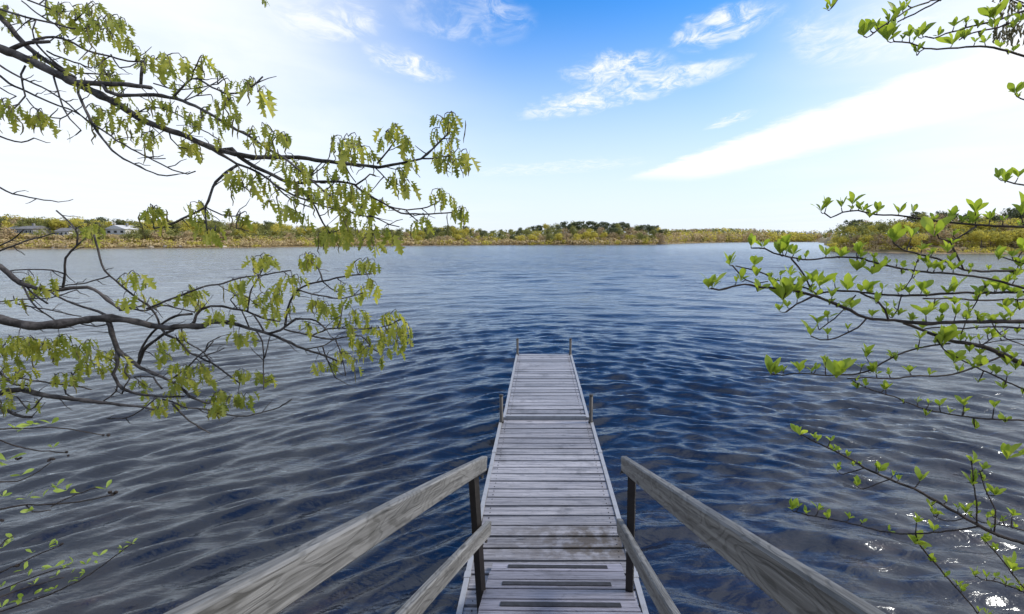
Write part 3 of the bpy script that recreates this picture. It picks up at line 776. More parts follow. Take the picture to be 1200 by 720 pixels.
for tok in OC.split()+more:
    q = [float(v) for v in tok.split(',')]
    x, y = q[0], q[1]; big = q[2] if len(q) > 2 else random.uniform(12, 16)
    d = ob.depth(x, y) + random.uniform(-.10, .10)
    p0 = P(x, y, d)
    best = (1e9, None)
    for qq in NODES:
        dd = math.hypot(qq[0]-x, qq[1]-(y-2))
        if dd < best[0]: best = (dd, qq)
    if best[0] > 3: NODES.append((x, y, d))
    n = 4 if len(q) > 2 else random.choice((4, 4, 5))
    for i in range(n):
        L = 1.15*big*(1.0 if i == 0 else random.uniform(.45, .95))
        a = random.uniform(0, 6.28); sp_ = random.uniform(.15, .75)
        dr = Vector((math.cos(a)*sp_, math.sin(a)*sp_, -.95+random.uniform(-.2, .35)))
        leaves.append((L, leaf_matrix(p0 + Vector((random.uniform(-.012, .012), random.uniform(-.03, .03), random.uniform(-.005, .02))), dr, L/F*d), random.randrange(4)))
    # short leaf stalk up to the twig
    if 1 < best[0] < 45:
        b0 = P(*best[1]); stalks.tube([oinv @ b0, oinv @ (b0*.6+p0*.4+Vector((0, 0, .012))), oinv @ (b0*.2+p0*.8+Vector((0, 0, .016))), oinv @ p0], [.0024, .0019, .0016, .0012], 4, False)
    if random.random() < .30:
        L = random.uniform(.05, .10); c = p0+Vector((random.uniform(-.03, .03), random.uniform(-.03, .03), 0))
        pts = [oinv @ (c+Vector((random.uniform(-.006, .006), random.uniform(-.006, .006), -L*j/5))) for j in range(6)]
        catk.tube(pts, [.001, .0028, .0020, .0030, .0022, .001], 4, False)
for path in ob.paths:
    for qq in path[2::3]:
        if random.random() < .85:
            a_x, a_y, a_d = qq; ang = random.uniform(-.9, .9)+(0 if random.random() < .75 else math.pi)
            Lx = random.uniform(10, 28); pp = [P(a_x, a_y, a_d)]
            for j in range(1, 4):
                pp.append(P(a_x+math.cos(ang)*Lx*j/3+random.uniform(-1.5, 1.5), a_y+math.sin(ang)*Lx*j/3+random.uniform(-1.5, 1.5), a_d+random.uniform(-.02, .02)*j))
            stalks.tube([oinv @ v_ for v_ in pp], [.0026, .0021, .0017, .0012], 4, False)
place_leaves(oak, leaves, OAKM, 300, 'foliage', M_OAKLEAF)
obj('catkins', catk.mesh('catkins', M_CATKIN), oak, kind='stuff')
obj('twiglets', stalks.mesh('twiglets', M_OAKBARK), oak, kind='stuff')
# crown above, out of the picture
mbc = MB(); cr = random.Random(5)
for i in range(420):
    a = cr.uniform(0, 6.28); rr = cr.uniform(.4, 1.9); p = Vector((math.cos(a)*rr-.9, math.sin(a)*rr-1.4, cr.uniform(4.8, 7.6)))
    me_ = OAKM[i % 4]; dr = Vector((cr.uniform(-.6, .6), cr.uniform(-.6, .6), -.8)); M = leaf_matrix(p, dr, cr.uniform(.10, .15))
    mbc.add([M @ v.co for v in me_.vertices], [tuple(pp.vertices) for pp in me_.polygons])
obj('crown', mbc.mesh('crown', M_OAKLEAF, True), oak, kind='stuff')

# ================================================================== alder shoots, lower left
ax_, ay_ = -3.4, .5
ald = thing('alder_shrub', 'thin alder shoots with small opening buds and dark old cones low over the water', 'shrub', (ax_, ay_, gz(ax_, ay_)))
def alder_base(p): return Vector((ax_+.05, ay_, max(gz(ax_, ay_)+.1, min(1.4, p.z*.55+.2))))
mb = MB()
for dx, dy, hh_ in ((0, 0, 1.6), (.12, -.1, 1.3), (-.15, .08, 1.5)): mb.tube([(dx*.3, dy*.3, -.1), (dx, dy, hh_*.5), (dx*1.3+.05, dy*1.2, hh_)], [.022, .016, .008], 7)
obj('stem', mb.mesh('stem', M_SHRUBBARK, True), ald)
ab = Bush(ald, lambda x, y: 1.75+.2*x/150, M_SHRUBBARK, 0, alder_base, .001, 9)
for q in [
 (2, 1.1, [(0,717),(17,711),(50,700),(80,687),(107,672),(135,652),(155,637)]),
 (1.6, 1.1, [(0,700),(37,687),(75,677)]),
 (1.6, 1.1, [(0,692),(25,682),(57,670),(82,665)]),
 (1.7, 1.1, [(0,671),(20,662),(45,650),(72,639)]),
 (2, 1.3, [(0,597),(30,592),(67,591),(100,587),(132,580)]),
 (1.4, 1.1, [(60,594),(77,585),(105,574),(118,571)]),
 (1.5, 1, [(0,565),(20,564),(42,555),(60,542)]),
 (1.7, 1.1, [(0,503),(25,502),(57,501),(93,505),(120,510)]),
 (1.6, 1.1, [(0,516),(22,524),(42,528),(58,529),(78,531)]),
 (1.4, 1.1, [(30,592),(38,600),(60,598)]),
 (1.4, 1.1, [(0,640),(8,632),(17,628)])]: ab.branch(*q, drift=.1)
AL = """155,637,6 143,643,5 139,648,5 116,652,8 115,660,5 86,660,9 78,664,5 101,662,6 63,665,9 50,668,7 100,671,5 66,675,5 83,672,5 93,677,5 80,682,9 40,685,6 28,668,7 33,675,6 65,690,6 60,692,5 22,702,12 25,705,8 40,697,8 12,693,8 2,688,6 2,712,9 57,640,8 38,648,7 67,639,6 16,632,10 3,642,9 20,505,14 37,498,13 48,497,8 60,497,10 8,540,14 10,545,10 62,525,6 50,583,10 70,575,9 85,578,13 78,575,10 66,570,8 124,573,9 25,557,9 3,582,7 40,597,8 30,585,8"""
leaves = []
for tok in AL.split():
    x, y, s_ = [float(v) for v in tok.split(',')]; d = ab.depth(x, y); p0 = P(x, y, d)
    for i in range(3 if s_ < 8 else 2):
        a = random.uniform(0, 6.28); dr = Vector((math.cos(a)*.8, math.sin(a)*.8, random.uniform(.1, .8)))
        leaves.append((s_, leaf_matrix(p0, dr, s_*random.uniform(1.0, 1.4)/F*d), i))
place_leaves(ald, leaves, ALDM, 300, 'foliage', M_ALDERLEAF)
def cone_mesh():
    bm = bmesh.new(); bmesh.ops.create_icosphere(bm, subdivisions=2, radius=1)
    for v in bm.verts:
        k_ = 1+.16*math.sin(v.co.z*14)*math.cos(math.atan2(v.co.y, v.co.x)*5)
        v.co = Vector((v.co.x*.62*k_, v.co.y*.62*k_, v.co.z*1.05))
    me = bpy.data.meshes.new('cone'); bm.to_mesh(me); bm.free(); me.materials.append(M_CONE); return me
cm = cone_mesh()
for x, y in ((133, 579), (129, 577), (136, 577), (121, 510), (127, 510), (78, 530), (80, 534), (62, 538), (58, 539), (20, 538), (24, 537), (72, 638), (20, 663), (2, 610)):
    d = ab.depth(x, y); p = P(x, y, d)-ald.location
    o = obj('cone', cm, ald, p); s_ = random.uniform(.007, .010); o.scale = (s_, s_, s_); o.rotation_euler = (random.uniform(.6, 2.2), random.uniform(-.6, .6), random.uniform(0, 6))

# ================================================================== shrub on the right bank
sx_, sy_ = 2.5, .35
shr = thing('leafy_shrub', 'tall shrub with bright green upright leaf rosettes on dark arching stems over the water', 'shrub', (sx_, sy_, gz(sx_, sy_)))
stems = [((.0, .0), 3.6), ((.14, -.06), 2.6), ((-.1, .08), 3.0)]
for (dx, dy), hh_ in stems:
    mb = MB(); mb.tube([(dx*.4, dy*.4, -.15), (dx, dy, hh_*.3), (dx*1.1+.05, dy, hh_*.65), (dx*1.2+.02, dy*1.4, hh_)], [.030, .025, .018, .007], 9)
    obj('stem', mb.mesh('stem', M_SHRUBBARK, True), shr)
def shrub_base(p):
    zt = min(gz(sx_, sy_)+3.2, max(gz(sx_, sy_)+.25, p.z-.35)); return Vector((sx_+.03, sy_, zt))
sb = Bush(shr, lambda x, y: 1.22+.22*(1200-x)/380, M_SHRUBBARK, 1200, shrub_base, .0010, 21)
for q in [
 (5.0, 2.0, [(1200,377),(1155,377),(1117,378),(1078,379),(1041,375),(1015,373),(997,364),(979,356),(958,348),(938,342),(915,338),(894,337),(872,333),(859,336),(843,340),(833,338)]),
 (3.2, 2, [(1200,342),(1165,343),(1126,343.5),(1078,346),(1048,346),(1019,344),(995,341),(966,342.6),(950,349),(934,357),(921,366)]),
 (3, 2, [(1200,316.6),(1165,318),(1130,316.6),(1117,310),(1097,303),(1078,298),(1056,292),(1049,286.5)]),
 (2.8, 1.8, [(1200,338),(1155,326),(1117,321.5),(1078,318.6),(1049,314),(1025,308),(1004,302),(975,302),(950,305),(934,303),(919,300),(907,297),(897,292),(882,291)]),
 (2.8, 1.6, [(1200,266),(1167,265),(1135,263),(1105,260),(1079,256),(1053,253),(1027,251.5),(1005,247),(988,249),(973.6,255),(966,250)]),
 (2.2, 1.5, [(1144,265.6),(1131,274),(1113,283),(1100,280),(1097,271)]),
 (2.2, 2, [(1113,283),(1122,301),(1129,316)]),
 (2.2, 1.8, [(927,303),(936,313),(944,324),(949,336)]),
 (2.6, 2.2, [(1008,343),(1029,353.6),(1037,363),(1041,375)]),
 (2.2, 1.8, [(1200,351),(1152,352),(1117,350),(1082,350)]),
 (2.2, 1.5, [(958,346),(946,338),(927,333),(907,327),(897,322),(880,316),(862,312)]),
 (1.8, 1.3, [(858,311),(866,320),(874,328),(884,332),(900,330)]),
 (2, 1.5, [(1015,374),(1005,384),(996,389),(981,396),(961,399),(950,394)]),
 (1.6, 1.3, [(1003,346),(985,367),(971,379),(960,387)]),
 (5.5, 3, [(1200,427),(1175,416),(1152,406),(1113,399),(1084,388),(1059,379)]),
 (2.2, 1.4, [(1113,403),(1092,405),(1068,410),(1043,420.5),(1025,431),(1007,438),(982,440),(960,439.5),(937,437.7),(917,440),(904,438)]),
 (2.2, 1.5, [(1175,417),(1160,423.5),(1137,432),(1117,439),(1098,441),(1070,441),(1045,444),(1020,443),(993,444)]),
 (2.1, 1.3, [(1200,493),(1156,491),(1121,486.6),(1094,482),(1068,474),(1047,465),(1030,460),(1014,454),(998,446)]),
 (2, 1.5, [(1200,456.5),(1179,447),(1160,438),(1137,427),(1105,409),(1098,398)]),
 (4, 1.6, [(1200,637),(1171,628),(1147,616),(1110,595),(1077,576),(1043,562),(1019,551),(999,540),(977,528),(954,517),(939,509)]),
 (2, 1.2, [(1147,617),(1116,622),(1080,625),(1054,625.5),(1025,621),(999,614),(972,608),(948,604),(932,600)]),
 (1.4, 1.1, [(1012,549),(1000,553),(988,556)]), (1.4, 1.1, [(1043,562),(1026,568),(1012,573)]),
 (1.8, 1.2, [(1165,624),(1167,598),(1162,588),(1153,570),(1148,552)]), (1.8, 1.2, [(1145,615),(1144,588),(1141,567),(1138,540)]),
 (2, 1.5, [(1073,626),(1075,634),(1092,656),(1113,680),(1131,701),(1150,724)]),
 (1.8, 1.2, [(1200,694),(1171,683),(1150,679),(1144,675)]), (1.8, 1.3, [(1200,689),(1190,677),(1171,653),(1156,636)]),
 (1.4, 1.1, [(1128,608),(1110,611),(1095,605)]), (1.6, 1.2, [(1200,622),(1177,616),(1150,612),(1138,604)]),
 (1.4, 1.1, [(1058,340),(1068,326),(1074,307),(1080,296)]), (1.4, 1.1, [(1126,392),(1138,365),(1155,334)]), (1.5, 1.2, [(1152,404),(1166,394),(1181,385)]),
 (1.5, 1.2, [(1057,345),(1052,362),(1046,372)]),
 (2.2, 1.6, [(1200,385),(1170,383),(1130,385),(1100,384),(1083,386)]),
 (1.5, 1.2, [(1200,405),(1178,396),(1166,385),(1160,374)]), (1.5, 1.2, [(1200,398),(1175,399),(1150,404)]),
 (2.4, 1.6, [(1200,-3),(1104,-1),(1088,3),(1068,9),(1054,19),(1038,28),(1020,42)]),
 (2, 1.6, [(1104,-1),(1072,16),(1052,26)]),
 (2.6, 1.6, [(1200,66),(1180,60),(1156,55),(1132,55),(1112,57),(1084,57),(1066,50),(1048,49)]),
 (1.5, 1.2, [(1084,57),(1078,61),(1075,65)]),
 (2.6, 1.5, [(1200,13),(1180,20),(1160,26),(1132,33),(1108,40),(1094,45),(1084,43)]),
 (2.2, 1.5, [(1200,20),(1170,32),(1140,39),(1124,47)]),
 (1.6, 1.2, [(983,-2),(978,5),(974,10)]),
 (1.6, 1.2, [(1200,4),(1190,0)]),
 (1.6, 1.3, [(1200,117),(1193,114)]), (2, 1.5, [(1200,217),(1188,215),(1178,212)]), (1.6, 1.3, [(1200,309),(1180,303),(1170,300)])]:
    sb.branch(*q, drift=.12)
RC = """974,6,12 970,10,8 1012,38,16 1020,32,14 1028,30,9 1042,22,16 1050,16,22 1062,1,8 1040,42,22 1046,36,20 1066,40,12 1074,60,9 1081,37,17 1076,40,14 1099,40,9 1116,48,16 1118,28,12 1131,27,8 1130,43,12 1146,30,10 1149,41,8 1154,48,9 1165,17,18 1160,18,14 1163,27,9 1187,30,10 1196,22,12 1182,62,7 1190,106,14 1193,113,7
962,244,15 968,240,13 986,240,12 999,236,14 1007,240,8 1019,252,11 1053,247,13 1070,247,10 1115,253,14 1143,245,16 1140,258,14 1160,254,12 1048,278,20 1068,274,16 1095,270,25 1117,274,8 1197,245,24 1178,210,15 1193,205,12 1170,206,12 1080,290,10 1092,296,9 1110,292,14 1085,305,10 1170,300,15 1186,298,12 1198,290,16
835,332,20 830,333,16 855,306,16 868,325,15 884,308,13 886,320,13 880,285,14 893,287,11 914,292,22 922,290,18 930,295,13 944,300,9 888,338,14 863,329,7 917,345,24 922,340,22 926,320,13 930,338,17 913,362,9 935,345,12 942,328,12 960,330,20 952,328,16 975,345,12 978,330,8 993,335,18 972,355,9 990,360,15 998,358,13 950,388,18 958,376,12 970,390,9 970,369,6 968,296,13 985,298,12 1004,292,14 1004,314,12
1006,295,15 1006,312,14 1030,313,15 1022,318,12 1051,308,7 1057,320,6 1016,337,15 1034,338,8 1052,340,10 1080,337,16 1072,321,9 1095,312,14 1105,314,12 1117,313,13 1084,306,10 1138,313,6 1158,315,7 1118,338,20 1110,340,14 1148,342,12 1168,335,16 1175,340,12 1119,353,12 1143,350,10 1022,368,11 1026,352,12 1048,358,8 1053,367,10 1045,370,6 1085,365,18 1093,358,10 1104,364,14 1120,366,13 1133,365,8 1145,370,9 1160,373,10 1178,358,13 1184,368,14 1195,360,12 1103,400,24 1108,395,20 1078,395,10 1116,393,16 1125,397,10 1137,398,8 1144,384,6 1157,390,10 1190,320,14 1196,310,13 1186,340,12 1192,348,10
903,433,20 909,434,16 918,434,8 937,432,15 951,434,8 967,422,9 980,436,24 986,432,20 1015,415,15 1021,433,12 1004,453,9 1014,450,9 1036,454,10 1050,420,11 1075,409,7 1023,434,10 1066,434,10 1038,454,10 1058,471,5 1075,470,7 1085,485,9 1101,473,10 1113,482,8 1130,472,12 1143,500,11 1165,475,10 1178,492,11 1118,420,17 1124,433,10 1147,426,16 1140,428,12 1163,433,9 1146,446,8 1176,453,9 1178,411,10 1180,424,14 1190,430,12 1136,410,9 1148,413,9 1198,460,8
937,506,13 957,515,8 973,515,7 976,527,8 993,533,7 981,549,10 1030,549,13 1004,567,11 928,594,13 945,600,8 959,595,11 970,605,10 995,606,8 1010,611,7 1042,621,7
1078,560,14 1091,591,7 1094,600,10 1074,610,10 1094,619,11 1072,633,16 1140,540,13 1152,548,9 1140,565,15 1153,562,7 1166,577,12 1132,598,13 1144,592,8 1163,603,7 1186,602,10 1172,610,7 1154,632,12 1167,642,7 1090,655,9 1107,674,8 1127,690,10 1142,672,11 1156,675,8 1179,685,8 1187,664,20 1196,690,10 1157,718,8 1180,532,22 1197,530,12"""
extra = []
for path in sb.paths:
    for qq in path[1::2]:
        if qq[0] < 1215 and random.random() < .42: extra.append('%.1f,%.1f,%.1f' % (qq[0]+random.uniform(-4, 4), qq[1]-random.uniform(3, 9), random.uniform(6, 11) if qq[1] < 470 else random.uniform(5, 8)))
leaves = []; petiole = MB(); sinv = Matrix.Translation(shr.location).inverted()
for tok in RC.split()+extra:
    x, y, s_ = [float(v) for v in tok.split(',')]
    # a rosette sits on the nearest stem, or on its own short spur
    best = (1e9, None)
    for path in sb.paths:
        for q in path:
            dd = math.hypot(q[0]-x, q[1]-(y+s_*.25))
            if dd < best[0]: best = (dd, q)
    d = best[1][2] if best[0] < 40 else 1.3
    p0 = P(x, y+s_*.30, d)
    if 1.5 < best[0] < 30:
        b0 = P(*best[1]); petiole.tube([sinv @ b0, sinv @ (b0*.5+p0*.5+Vector((0, 0, -.003))), sinv @ p0], [.0016, .0013, .0011], 4, False)
    n = random.choice((5, 6, 6, 7)) if s_ > 8 else 4
    a0 = random.uniform(0, 6.28)
    for i in range(n):
        L = s_*(1.18 if i < 2 else random.uniform(.6, 1.0)); a = a0+i*2.4+random.uniform(-.4, .4); sp_ = random.uniform(.15, .7)
        dr = Vector((math.cos(a)*sp_, math.sin(a)*sp_, random.uniform(.55, 1.0)))
        leaves.append((L, leaf_matrix(p0, dr, L/F*d), random.randrange(4)))
place_leaves(shr, leaves, SHRM, 300, 'foliage', M_SHRUBLEAF)
obj('spurs', petiole.mesh('spurs', M_SHRUBBARK), shr, kind='stuff')
# small catkin tufts of another bough, top right
tuft = thing('flowering_bough', 'hanging brownish flower tufts of a bough among the topmost green rosettes', 'bough', P(1230, 20, 2.4))
mb = MB(); ti = Matrix.Translation(tuft.location).inverted()
mb.tube([ti @ P(1230, 20, 2.4), ti @ P(1205, 10, 2.4), ti @ P(1190, 3, 2.4), ti @ P(1178, -3, 2.4)], [.006, .005, .004, .003], 6); obj('branch', mb.mesh('branch', M_OAKBARK, True), tuft)
mb = MB()
for i in range(90):
    x = random.uniform(1165, 1200); y = random.uniform(0, 20) if random.random() < .4 else random.uniform(28, 52)
    c = P(x, y, 2.4+random.uniform(-.1, .1))
    pts = [ti @ (c+Vector((random.uniform(-.006, .006), random.uniform(-.006, .006), .02-.012*j))) for j in range(4)]
    mb.tube(pts, [.001, .005, .004, .001], 4, False)
obj('flower_tufts', mb.mesh('flower_tufts', M_CATKIN), tuft, kind='stuff')

# ================================================================== far shore
def crown_mesh(kind, seed):
    r = random.Random(seed); V = []; Fc = []
    lobes = []
    nl = r.randint(10, 13)
    for i in range(nl):
        a = r.uniform(0, 6.28)
        if kind == 'pine': rr = r.uniform(.05, .34); z = r.uniform(.30, .92); sz = r.uniform(.14, .21)
        else: rr = r.uniform(.05, .36); z = r.uniform(.14, .82); sz = r.uniform(.17, .25)
        lobes.append((Vector((math.cos(a)*rr, math.sin(a)*rr, z)), sz))
    ncard = 90 if kind != 'bare' else 60
    for c, sz in lobes:
        for i in range(ncard):
            d = Vector((r.gauss(0, 1), r.gauss(0, 1), r.gauss(0, .8))).normalized()
            p = c + d*sz*r.uniform(.55, 1.05)
            if p.z > .985: p.z = .985-r.uniform(0, .05)
            n = (d + Vector((r.uniform(-.4, .4), r.uniform(-.4, .4), r.uniform(-.2, .5)))).normalized()
            a = n.orthogonal().normalized(); b = n.cross(a); s_ = r.uniform(.022, .045)
            base = len(V); k0 = r.uniform(0, 6)
            for j in range(5):
                an = k0+j*6.283/5; q = s_*r.uniform(.6, 1.2); V.append(p+a*math.cos(an)*q+b*math.sin(an)*q*.8)
            Fc.append(tuple(base+j for j in range(5)))
    return mesh_from('crown', V, Fc, FAR[kind])
def trunk_mesh(seed, kind):
    r = random.Random(seed); mb = MB()
    p = [(0, 0, -.05), (r.uniform(-.02, .02), r.uniform(-.02, .02), .25), (r.uniform(-.04, .04), r.uniform(-.04, .04), .55), (r.uniform(-.05, .05), r.uniform(-.05, .05), .85)]
    mb.tube(p, [.026, .021, .014, .004], 6)
    for i in range(6):
        z = r.uniform(.28, .7); a = r.uniform(0, 6.28); L = r.uniform(.18, .34)
        mb.tube([(0, 0, z), (math.cos(a)*L*.5, math.sin(a)*L*.5, z+.06), (math.cos(a)*L, math.sin(a)*L, z+.16)], [.010, .007, .003], 4, False)
    return mb.mesh('trunk', M_FARBARK)
CROWN = {k_: [crown_mesh(k_, hash_ + i) for i in range(4)] for k_, hash_ in (('spring', 100), ('olive', 200), ('pine', 300), ('bare', 400))}
TRUNK = [trunk_mesh(i, 'x') for i in range(4)]
NAME = {'spring': 'deciduous_tree', 'olive': 'oak_tree', 'pine': 'pine_tree', 'bare': 'budding_tree'}
WORD = {'spring': 'yellow-green spring-leaved tree', 'olive': 'olive-green round-headed tree', 'pine': 'dark green pine', 'bare': 'tan budding tree'}
TOP = [(-200, 250), (0, 252), (60, 253), (150, 257), (200, 255), (300, 258), (350, 262), (440, 268), (480, 266), (530, 263), (575, 270), (600, 268), (640, 262), (680, 259), (720, 260), (760, 263), (780, 268), (812, 268), (850, 267), (905, 269), (930, 272), (965, 271), (980, 262), (1000, 256), (1050, 254), (1080, 243), (1110, 246), (1150, 248), (1200, 242), (1400, 240)]
_tx = [q[0] for q in TOP]; _ty = [q[1] for q in TOP]
ROW = ('low at the water\'s edge', 'in the second row', 'half hidden in the third row', 'tall at the back')
def far_tree(x, Y, kind, where, group, row, scale=1.0, wid=None):
    where = ROW[row]+' '+where; group = group+', '+ROW[row]
    Xw = (x-CX)/(F*1.011)*Y
    g = gz(Xw, Y)
    top = (281-np.interp(x, _tx, _ty))*Y/(F*.99)+CAM_Z
    H = max(2.2, (top-g)*scale)
    t = thing(NAME[kind], WORD[kind]+' '+where, 'tree', (Xw, Y, g), group+', '+WORD[kind]+'s', random.uniform(0, 6.28))
    wd = (wid or random.uniform(.9, 1.35))*H
    if H > 11: wd *= 11/H
    for nm, me_ in (('trunk', random.choice(TRUNK)), ('crown', random.choice(CROWN[kind]))):
        o = obj(nm, me_, t); o.scale = (wd, wd, H)
    return t
def pick(pr):
    r = random.random(); s_ = 0
    for k_, p in pr:
        s_ += p
        if r < s_: return k_
    return pr[-1][0]
houses = [(8, 42, 0), (64, 84, 0), (122, 152, 0)]
def at_house(x): return any(a-3 < x < b+3 for a, b, _ in houses)
# left shore
n = 0
for row, (dy, sc, st) in enumerate(((10, .62, 15), (22, .86, 13), (36, .98, 12), (50, 1.0, 13))):
    x = -40+row*4
    while x < 452:
        Y = np.interp(x, _sx, _sy)+dy+random.uniform(-3, 3)
        if not (row <= 1 and at_house(x) and random.random() < .5) and not (row == 0 and random.random() < .35):
            far_tree(x, Y, pick((('spring', .42), ('olive', .40), ('bare', .10), ('pine', .08))) if row else pick((('bare', .45), ('spring', .4), ('olive', .15))), 'on the shore with the houses', 'trees on the shore with the houses', row, sc*random.uniform(.84, 1.04))
        x += st*random.uniform(.75, 1.25)
# wooded rise in the middle
for row, (dy, sc, st) in enumerate(((7, .55, 11), (18, .74, 10), (32, .9, 9.5), (48, 1.0, 9.5))):
    x = 452+row*3
    while x < 782:
        Y = np.interp(min(x, 765), _sx, _sy)+dy+random.uniform(-4, 4)
        pr = (('spring', .34), ('bare', .36), ('olive', .22), ('pine', .08)) if row < 2 else ((('pine', .6), ('olive', .3), ('spring', .1)) if x > 560 else (('olive', .45), ('spring', .30), ('pine', .25)))
        far_tree(x, Y, pick(pr), 'on the low wooded rise', 'trees on the wooded rise', row, sc*random.uniform(.84, 1.05))
        x += st*random.uniform(.75, 1.25)
# near point on the right
for row, (dy, sc, st) in enumerate(((4, .55, 12), (10, .72, 12.5), (20, .9, 15), (32, 1.0, 19))):
    x = 978+row*5
    while x < 1260:
        Y = np.interp(max(x, 990), _sx, _sy)+dy+random.uniform(-1.5, 1.5)
        pr = (('spring', .68), ('bare', .22), ('olive', .10)) if row < 2 else (('pine', .30), ('bare', .3), ('olive', .25), ('spring', .15))
        far_tree(x, Y, pick(pr), 'on the near wooded point', 'trees on the near point', row, sc*random.uniform(.8, 1.0))
        x += st*random.uniform(.75, 1.25)
# distant woodland, one mass
def scatter(name, label, pts, mat, cat, seed):
    r = random.Random(seed); V = []; Fc = []
    for (X_, Y_, g, wd, H, cards, cs) in pts:
        for i in range(cards):
            d = Vector((r.gauss(0, 1), r.gauss(0, 1), r.gauss(0, 1))).normalized()
            p = Vector((X_, Y_, g+H*.5))+Vector((d.x*wd*.5, d.y*wd*.5, d.z*H*.5))*r.uniform(.6, 1.05)
            if p.z < g: p.z = g+r.uniform(0, .2)*H
            n = (d+Vector((r.uniform(-.6, .6), r.uniform(-.6, .6), r.uniform(-.2, .8)))).normalized(); a = n.orthogonal().normalized(); b = n.cross(a); q = cs*r.uniform(.6, 1.4)
            k0 = len(V); V += [p+a*q, p+b*q*.7, p-a*q*.8, p-b*q*.8]; Fc.append((k0, k0+1, k0+2, k0+3))
    o = obj(name, mesh_from(name, V, Fc, mat), kind='stuff'); o['label'] = label; o['category'] = cat
dist_pts = {'spring': [], 'olive': [], 'bare': [], 'pine': []}
for row in range(4):
    x = 770
    while x < 985:
        Y = float(np.interp(min(x, 957), _sx, _sy))+6+row*22+random.uniform(-6, 6)
        if x < 800: Y = max(Y, 420)
        Xw = (x-CX)/(F*1.011)*Y; g = gz(Xw, Y)
        top = (281-np.interp(x, _tx, _ty))*Y/(F*.99)+CAM_Z
        H = max(5, (top-g)*(.6, .75, .88, 1.0)[row]*random.uniform(.88, 1.04)); wd = random.uniform(6, 10)
        k_ = pick((('bare', .35), ('spring', .30), ('olive', .35))) if x < 900 or row < 2 else pick((('pine', .5), ('olive', .4), ('bare', .1)))
        dist_pts[k_].append((Xw, Y, g, wd, H, 110, .75)); x += random.uniform(4.5, 8)
for k_, lab in (('spring', 'yellow-green patches of the farthest woodland beyond the end of the lake'), ('olive', 'olive-green mass of the farthest woodland beyond the end of the lake'), ('bare', 'tan budding mass of the farthest woodland beyond the end of the lake'), ('pine', 'dark conifer mass of the farthest woodland beyond the end of the lake')):
    if dist_pts[k_]: scatter('distant_woodland', lab, dist_pts[k_], FAR[k_], 'woodland', 31)
# brush along the shores
pts = []; pts2 = []
x = -40
while x < 1260:
    if x < 955 or x > 976:
        lim = min(max(x, 0), 765) if x < 800 else x
        for k_ in range(3):
            Y = float(np.interp(x, _sx, _sy))+1.2+k_*(3.2 if x > 970 else 5)+random.uniform(-.8, .8)
            Xw = (x-CX)/(F*1.011)*Y; s_ = Y/140
            H = random.uniform(.8, 1.9)*(1 if Y < 300 else 2)
            tgt = pts if random.random() < (.75 if x < 900 else .35) else pts2
            tgt.append((Xw, Y, gz(Xw, Y)-.1, random.uniform(2.5, 4.5)*s_, H*s_, 60, .22*s_+.05))
    x += random.uniform(3, 5.5)*(1 if x < 970 else 1.6)
x = -40
und = []
while x < 1260:
    if x < 770 or x > 984:
        for k_ in range(4):
            Y = float(np.interp(x, _sx, _sy))+(6+k_*6 if x > 970 else 12+k_*11)+random.uniform(-2, 2)
            Xw = (x-CX)/(F*1.011)*Y
            if not (at_house(x) and k_ < 3): und.append((Xw, Y, gz(Xw, Y)-.2, random.uniform(4, 7), random.uniform(2.5, 4.5), 60, .42 if Y > 130 else .32))
    x += random.uniform(5, 9)*(1 if x < 970 else 1.8)
scatter('understory', 'olive green undergrowth filling the gaps between the shore trees', und, FAR['olive'], 'undergrowth', 8)
scatter('shore_brush', 'tan and orange brush along the far waterline', pts, M_BRUSH, 'brush', 5)
scatter('shore_bushes', 'yellow-green low bushes along the far waterline', pts2, FAR['spring'], 'bushes', 6)
# boulders at the waterline
M_ROCK = plain('shore_rock', (.42, .38, .33), .9, .25, 1.5, .05); M_DARKROCK = plain('dark_rock', (.03, .022, .02), .9, .3, 1.5, .05)
def rock(name, label, x, Y, size, mat, group=None, seed=0):
    r = random.Random(seed); bm = bmesh.new(); bmesh.ops.create_icosphere(bm, subdivisions=2, radius=1)
    ph = [r.uniform(0, 6) for _ in range(6)]
    for v in bm.verts:
        k_ = 1+.18*math.sin(v.co.x*3+ph[0])*math.sin(v.co.y*3.3+ph[1])+.12*math.sin(v.co.z*5+ph[2])
        v.co = Vector((v.co.x*1.2*k_, v.co.y*k_, v.co.z*.62*k_))*size
    me_ = bpy.data.meshes.new('boulder'); bm.to_mesh(me_); bm.free(); me_.materials.append(mat)
    Xw = (x-CX)/(F*1.011)*Y
    o = obj(name, me_, None, (Xw, Y, max(.0, gz(Xw, Y))+size*.18), label=label, category='boulder')
    if group: o['group'] = group
    o.rotation_euler.z = r.uniform(0, 6)
for i, x in enumerate((36, 62, 73, 93, 112, 147, 176, 193, 210, 233, 262)):
    rock('boulder', 'pale boulder at the waterline below the houses', x, float(np.interp(x, _sx, _sy))+random.uniform(.3, 1.6), random.uniform(.5, .95), M_ROCK, 'pale waterline boulders', i)
rock('boulder', 'dark rounded boulder at the waterline of the near wooded point', 1066, 100.0, 1.0, M_DARKROCK, None, 77)

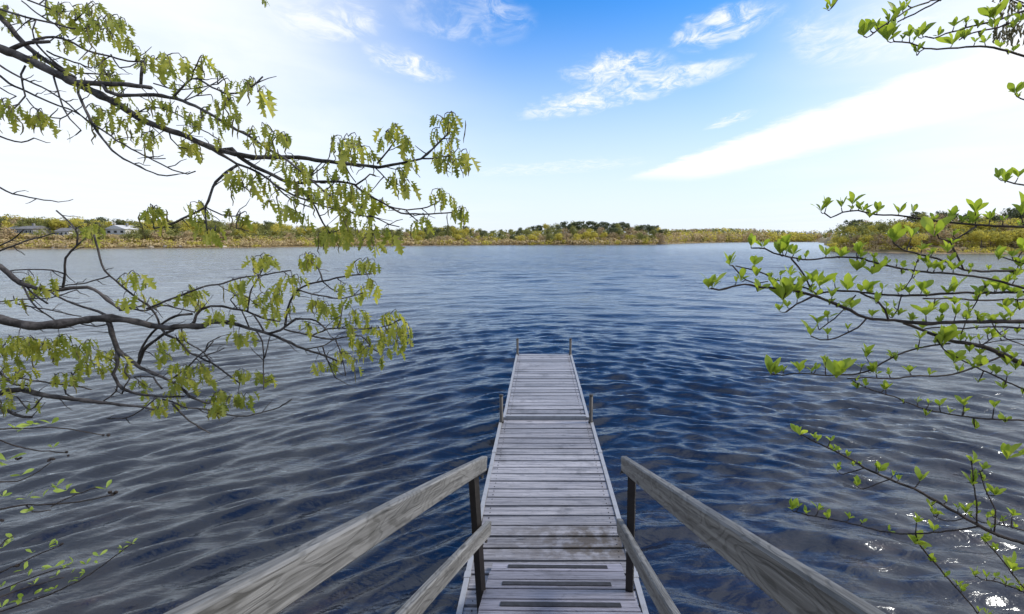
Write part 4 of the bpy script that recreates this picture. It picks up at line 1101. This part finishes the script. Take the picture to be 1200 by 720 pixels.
# houses
M_HWHITE = plain('white_siding', (.50, .50, .49), .7, .06, 1.0); M_HGREY = plain('grey_shingle', (.20, .20, .20), .8, .25, 2.0); M_ROOF = plain('roof_shingle', (.15, .15, .155), .9, .3, 2.5); M_ROOFL = plain('pale_roof', (.50, .50, .50), .8, .12, 2.5)
m, nt, out = newmat('window_glass'); k = NT(nt); b = k.n('BsdfPrincipled', {'Base Color': (.02, .025, .03, 1), 'Roughness': .12}); nt.links.new(b.outputs[0], out.inputs[0]); M_GLASS = m
def house(label, xa, xb, ybase, Y, wall_h, roof_h, depth, mw, mr_, nwin, storeys=1, gable_front=False):
    Xa = (xa-CX)/(F*1.011)*Y; Xb = (xb-CX)/(F*1.011)*Y; wd = Xb-Xa; xc = (Xa+Xb)/2
    g = min(gz(Xa, Y), gz(Xb, Y), gz(xc, Y+depth))
    zb_ = CAM_Z-(ybase-281)*Y/(F*.99)
    g0 = min(g, zb_)
    t = thing('house', label, 'house', (xc, Y, g0)); fz = max(zb_, g)-g0
    mb = MB(); mb.box((-wd/2, 0, -.5), (wd/2, depth, fz+wall_h)); obj('wall', mb.mesh('wall', mw), t)
    mb = MB(); zt = fz+wall_h+.003; o_ = .35
    if gable_front:
        Vv = [(-wd/2-o_, -o_, zt), (wd/2+o_, -o_, zt), (0, -o_, zt+roof_h), (-wd/2-o_, depth+o_, zt), (wd/2+o_, depth+o_, zt), (0, depth+o_, zt+roof_h)]
        mb.add(Vv, [(0, 1, 2), (5, 4, 3), (0, 2, 5, 3), (1, 4, 5, 2), (0, 3, 4, 1)])
    else:
        Vv = [(-wd/2-o_, -o_, zt), (wd/2+o_, -o_, zt), (wd/2+o_, depth+o_, zt), (-wd/2-o_, depth+o_, zt), (-wd/2-o_, depth/2, zt+roof_h), (wd/2+o_, depth/2, zt+roof_h)]
        mb.add(Vv, [(0, 1, 5, 4), (2, 3, 4, 5), (0, 4, 3), (1, 2, 5), (0, 3, 2, 1)])
    rf = obj('roof', mb.mesh('roof', mr_), t)
    mb = MB(); mb.box((-.3, -.3, 0), (.3, .3, 1.1)); obj('chimney', mb.mesh('chimney', M_HGREY), rf, (wd*.2, depth*.5, zt+roof_h*.75))
    for s_ in range(storeys):
        for i in range(nwin):
            wx = -wd/2+wd*(i+.5)/nwin; ww = wd/nwin*.52; wz = fz+wall_h*(s_+.28)/storeys; wh = wall_h/storeys*.5
            mb = MB(); mb.box((-ww/2, -.06, 0), (ww/2, -.003, wh)); f_ = obj('window', mb.mesh('window', M_HWHITE), t, (wx, 0, wz))
            mb = MB(); mb.box((-ww/2+.08, -.075, .08), (ww/2-.08, -.062, wh-.08)); obj('pane', mb.mesh('pane', M_GLASS), f_)
house('long low grey house with a row of windows facing the lake', 10, 40, 278.5, 158, 1.9, 1.1, 6, M_HGREY, M_ROOF, 6)
house('small white cottage with a dark roof between trees on the shore', 66, 81, 277.5, 160, 1.5, 1.2, 5, M_HWHITE, M_ROOF, 3)
house('white gabled house standing highest on the shore', 125, 148, 276, 168, 2.0, 1.5, 7, M_HWHITE, M_ROOFL, 3, 1, True)
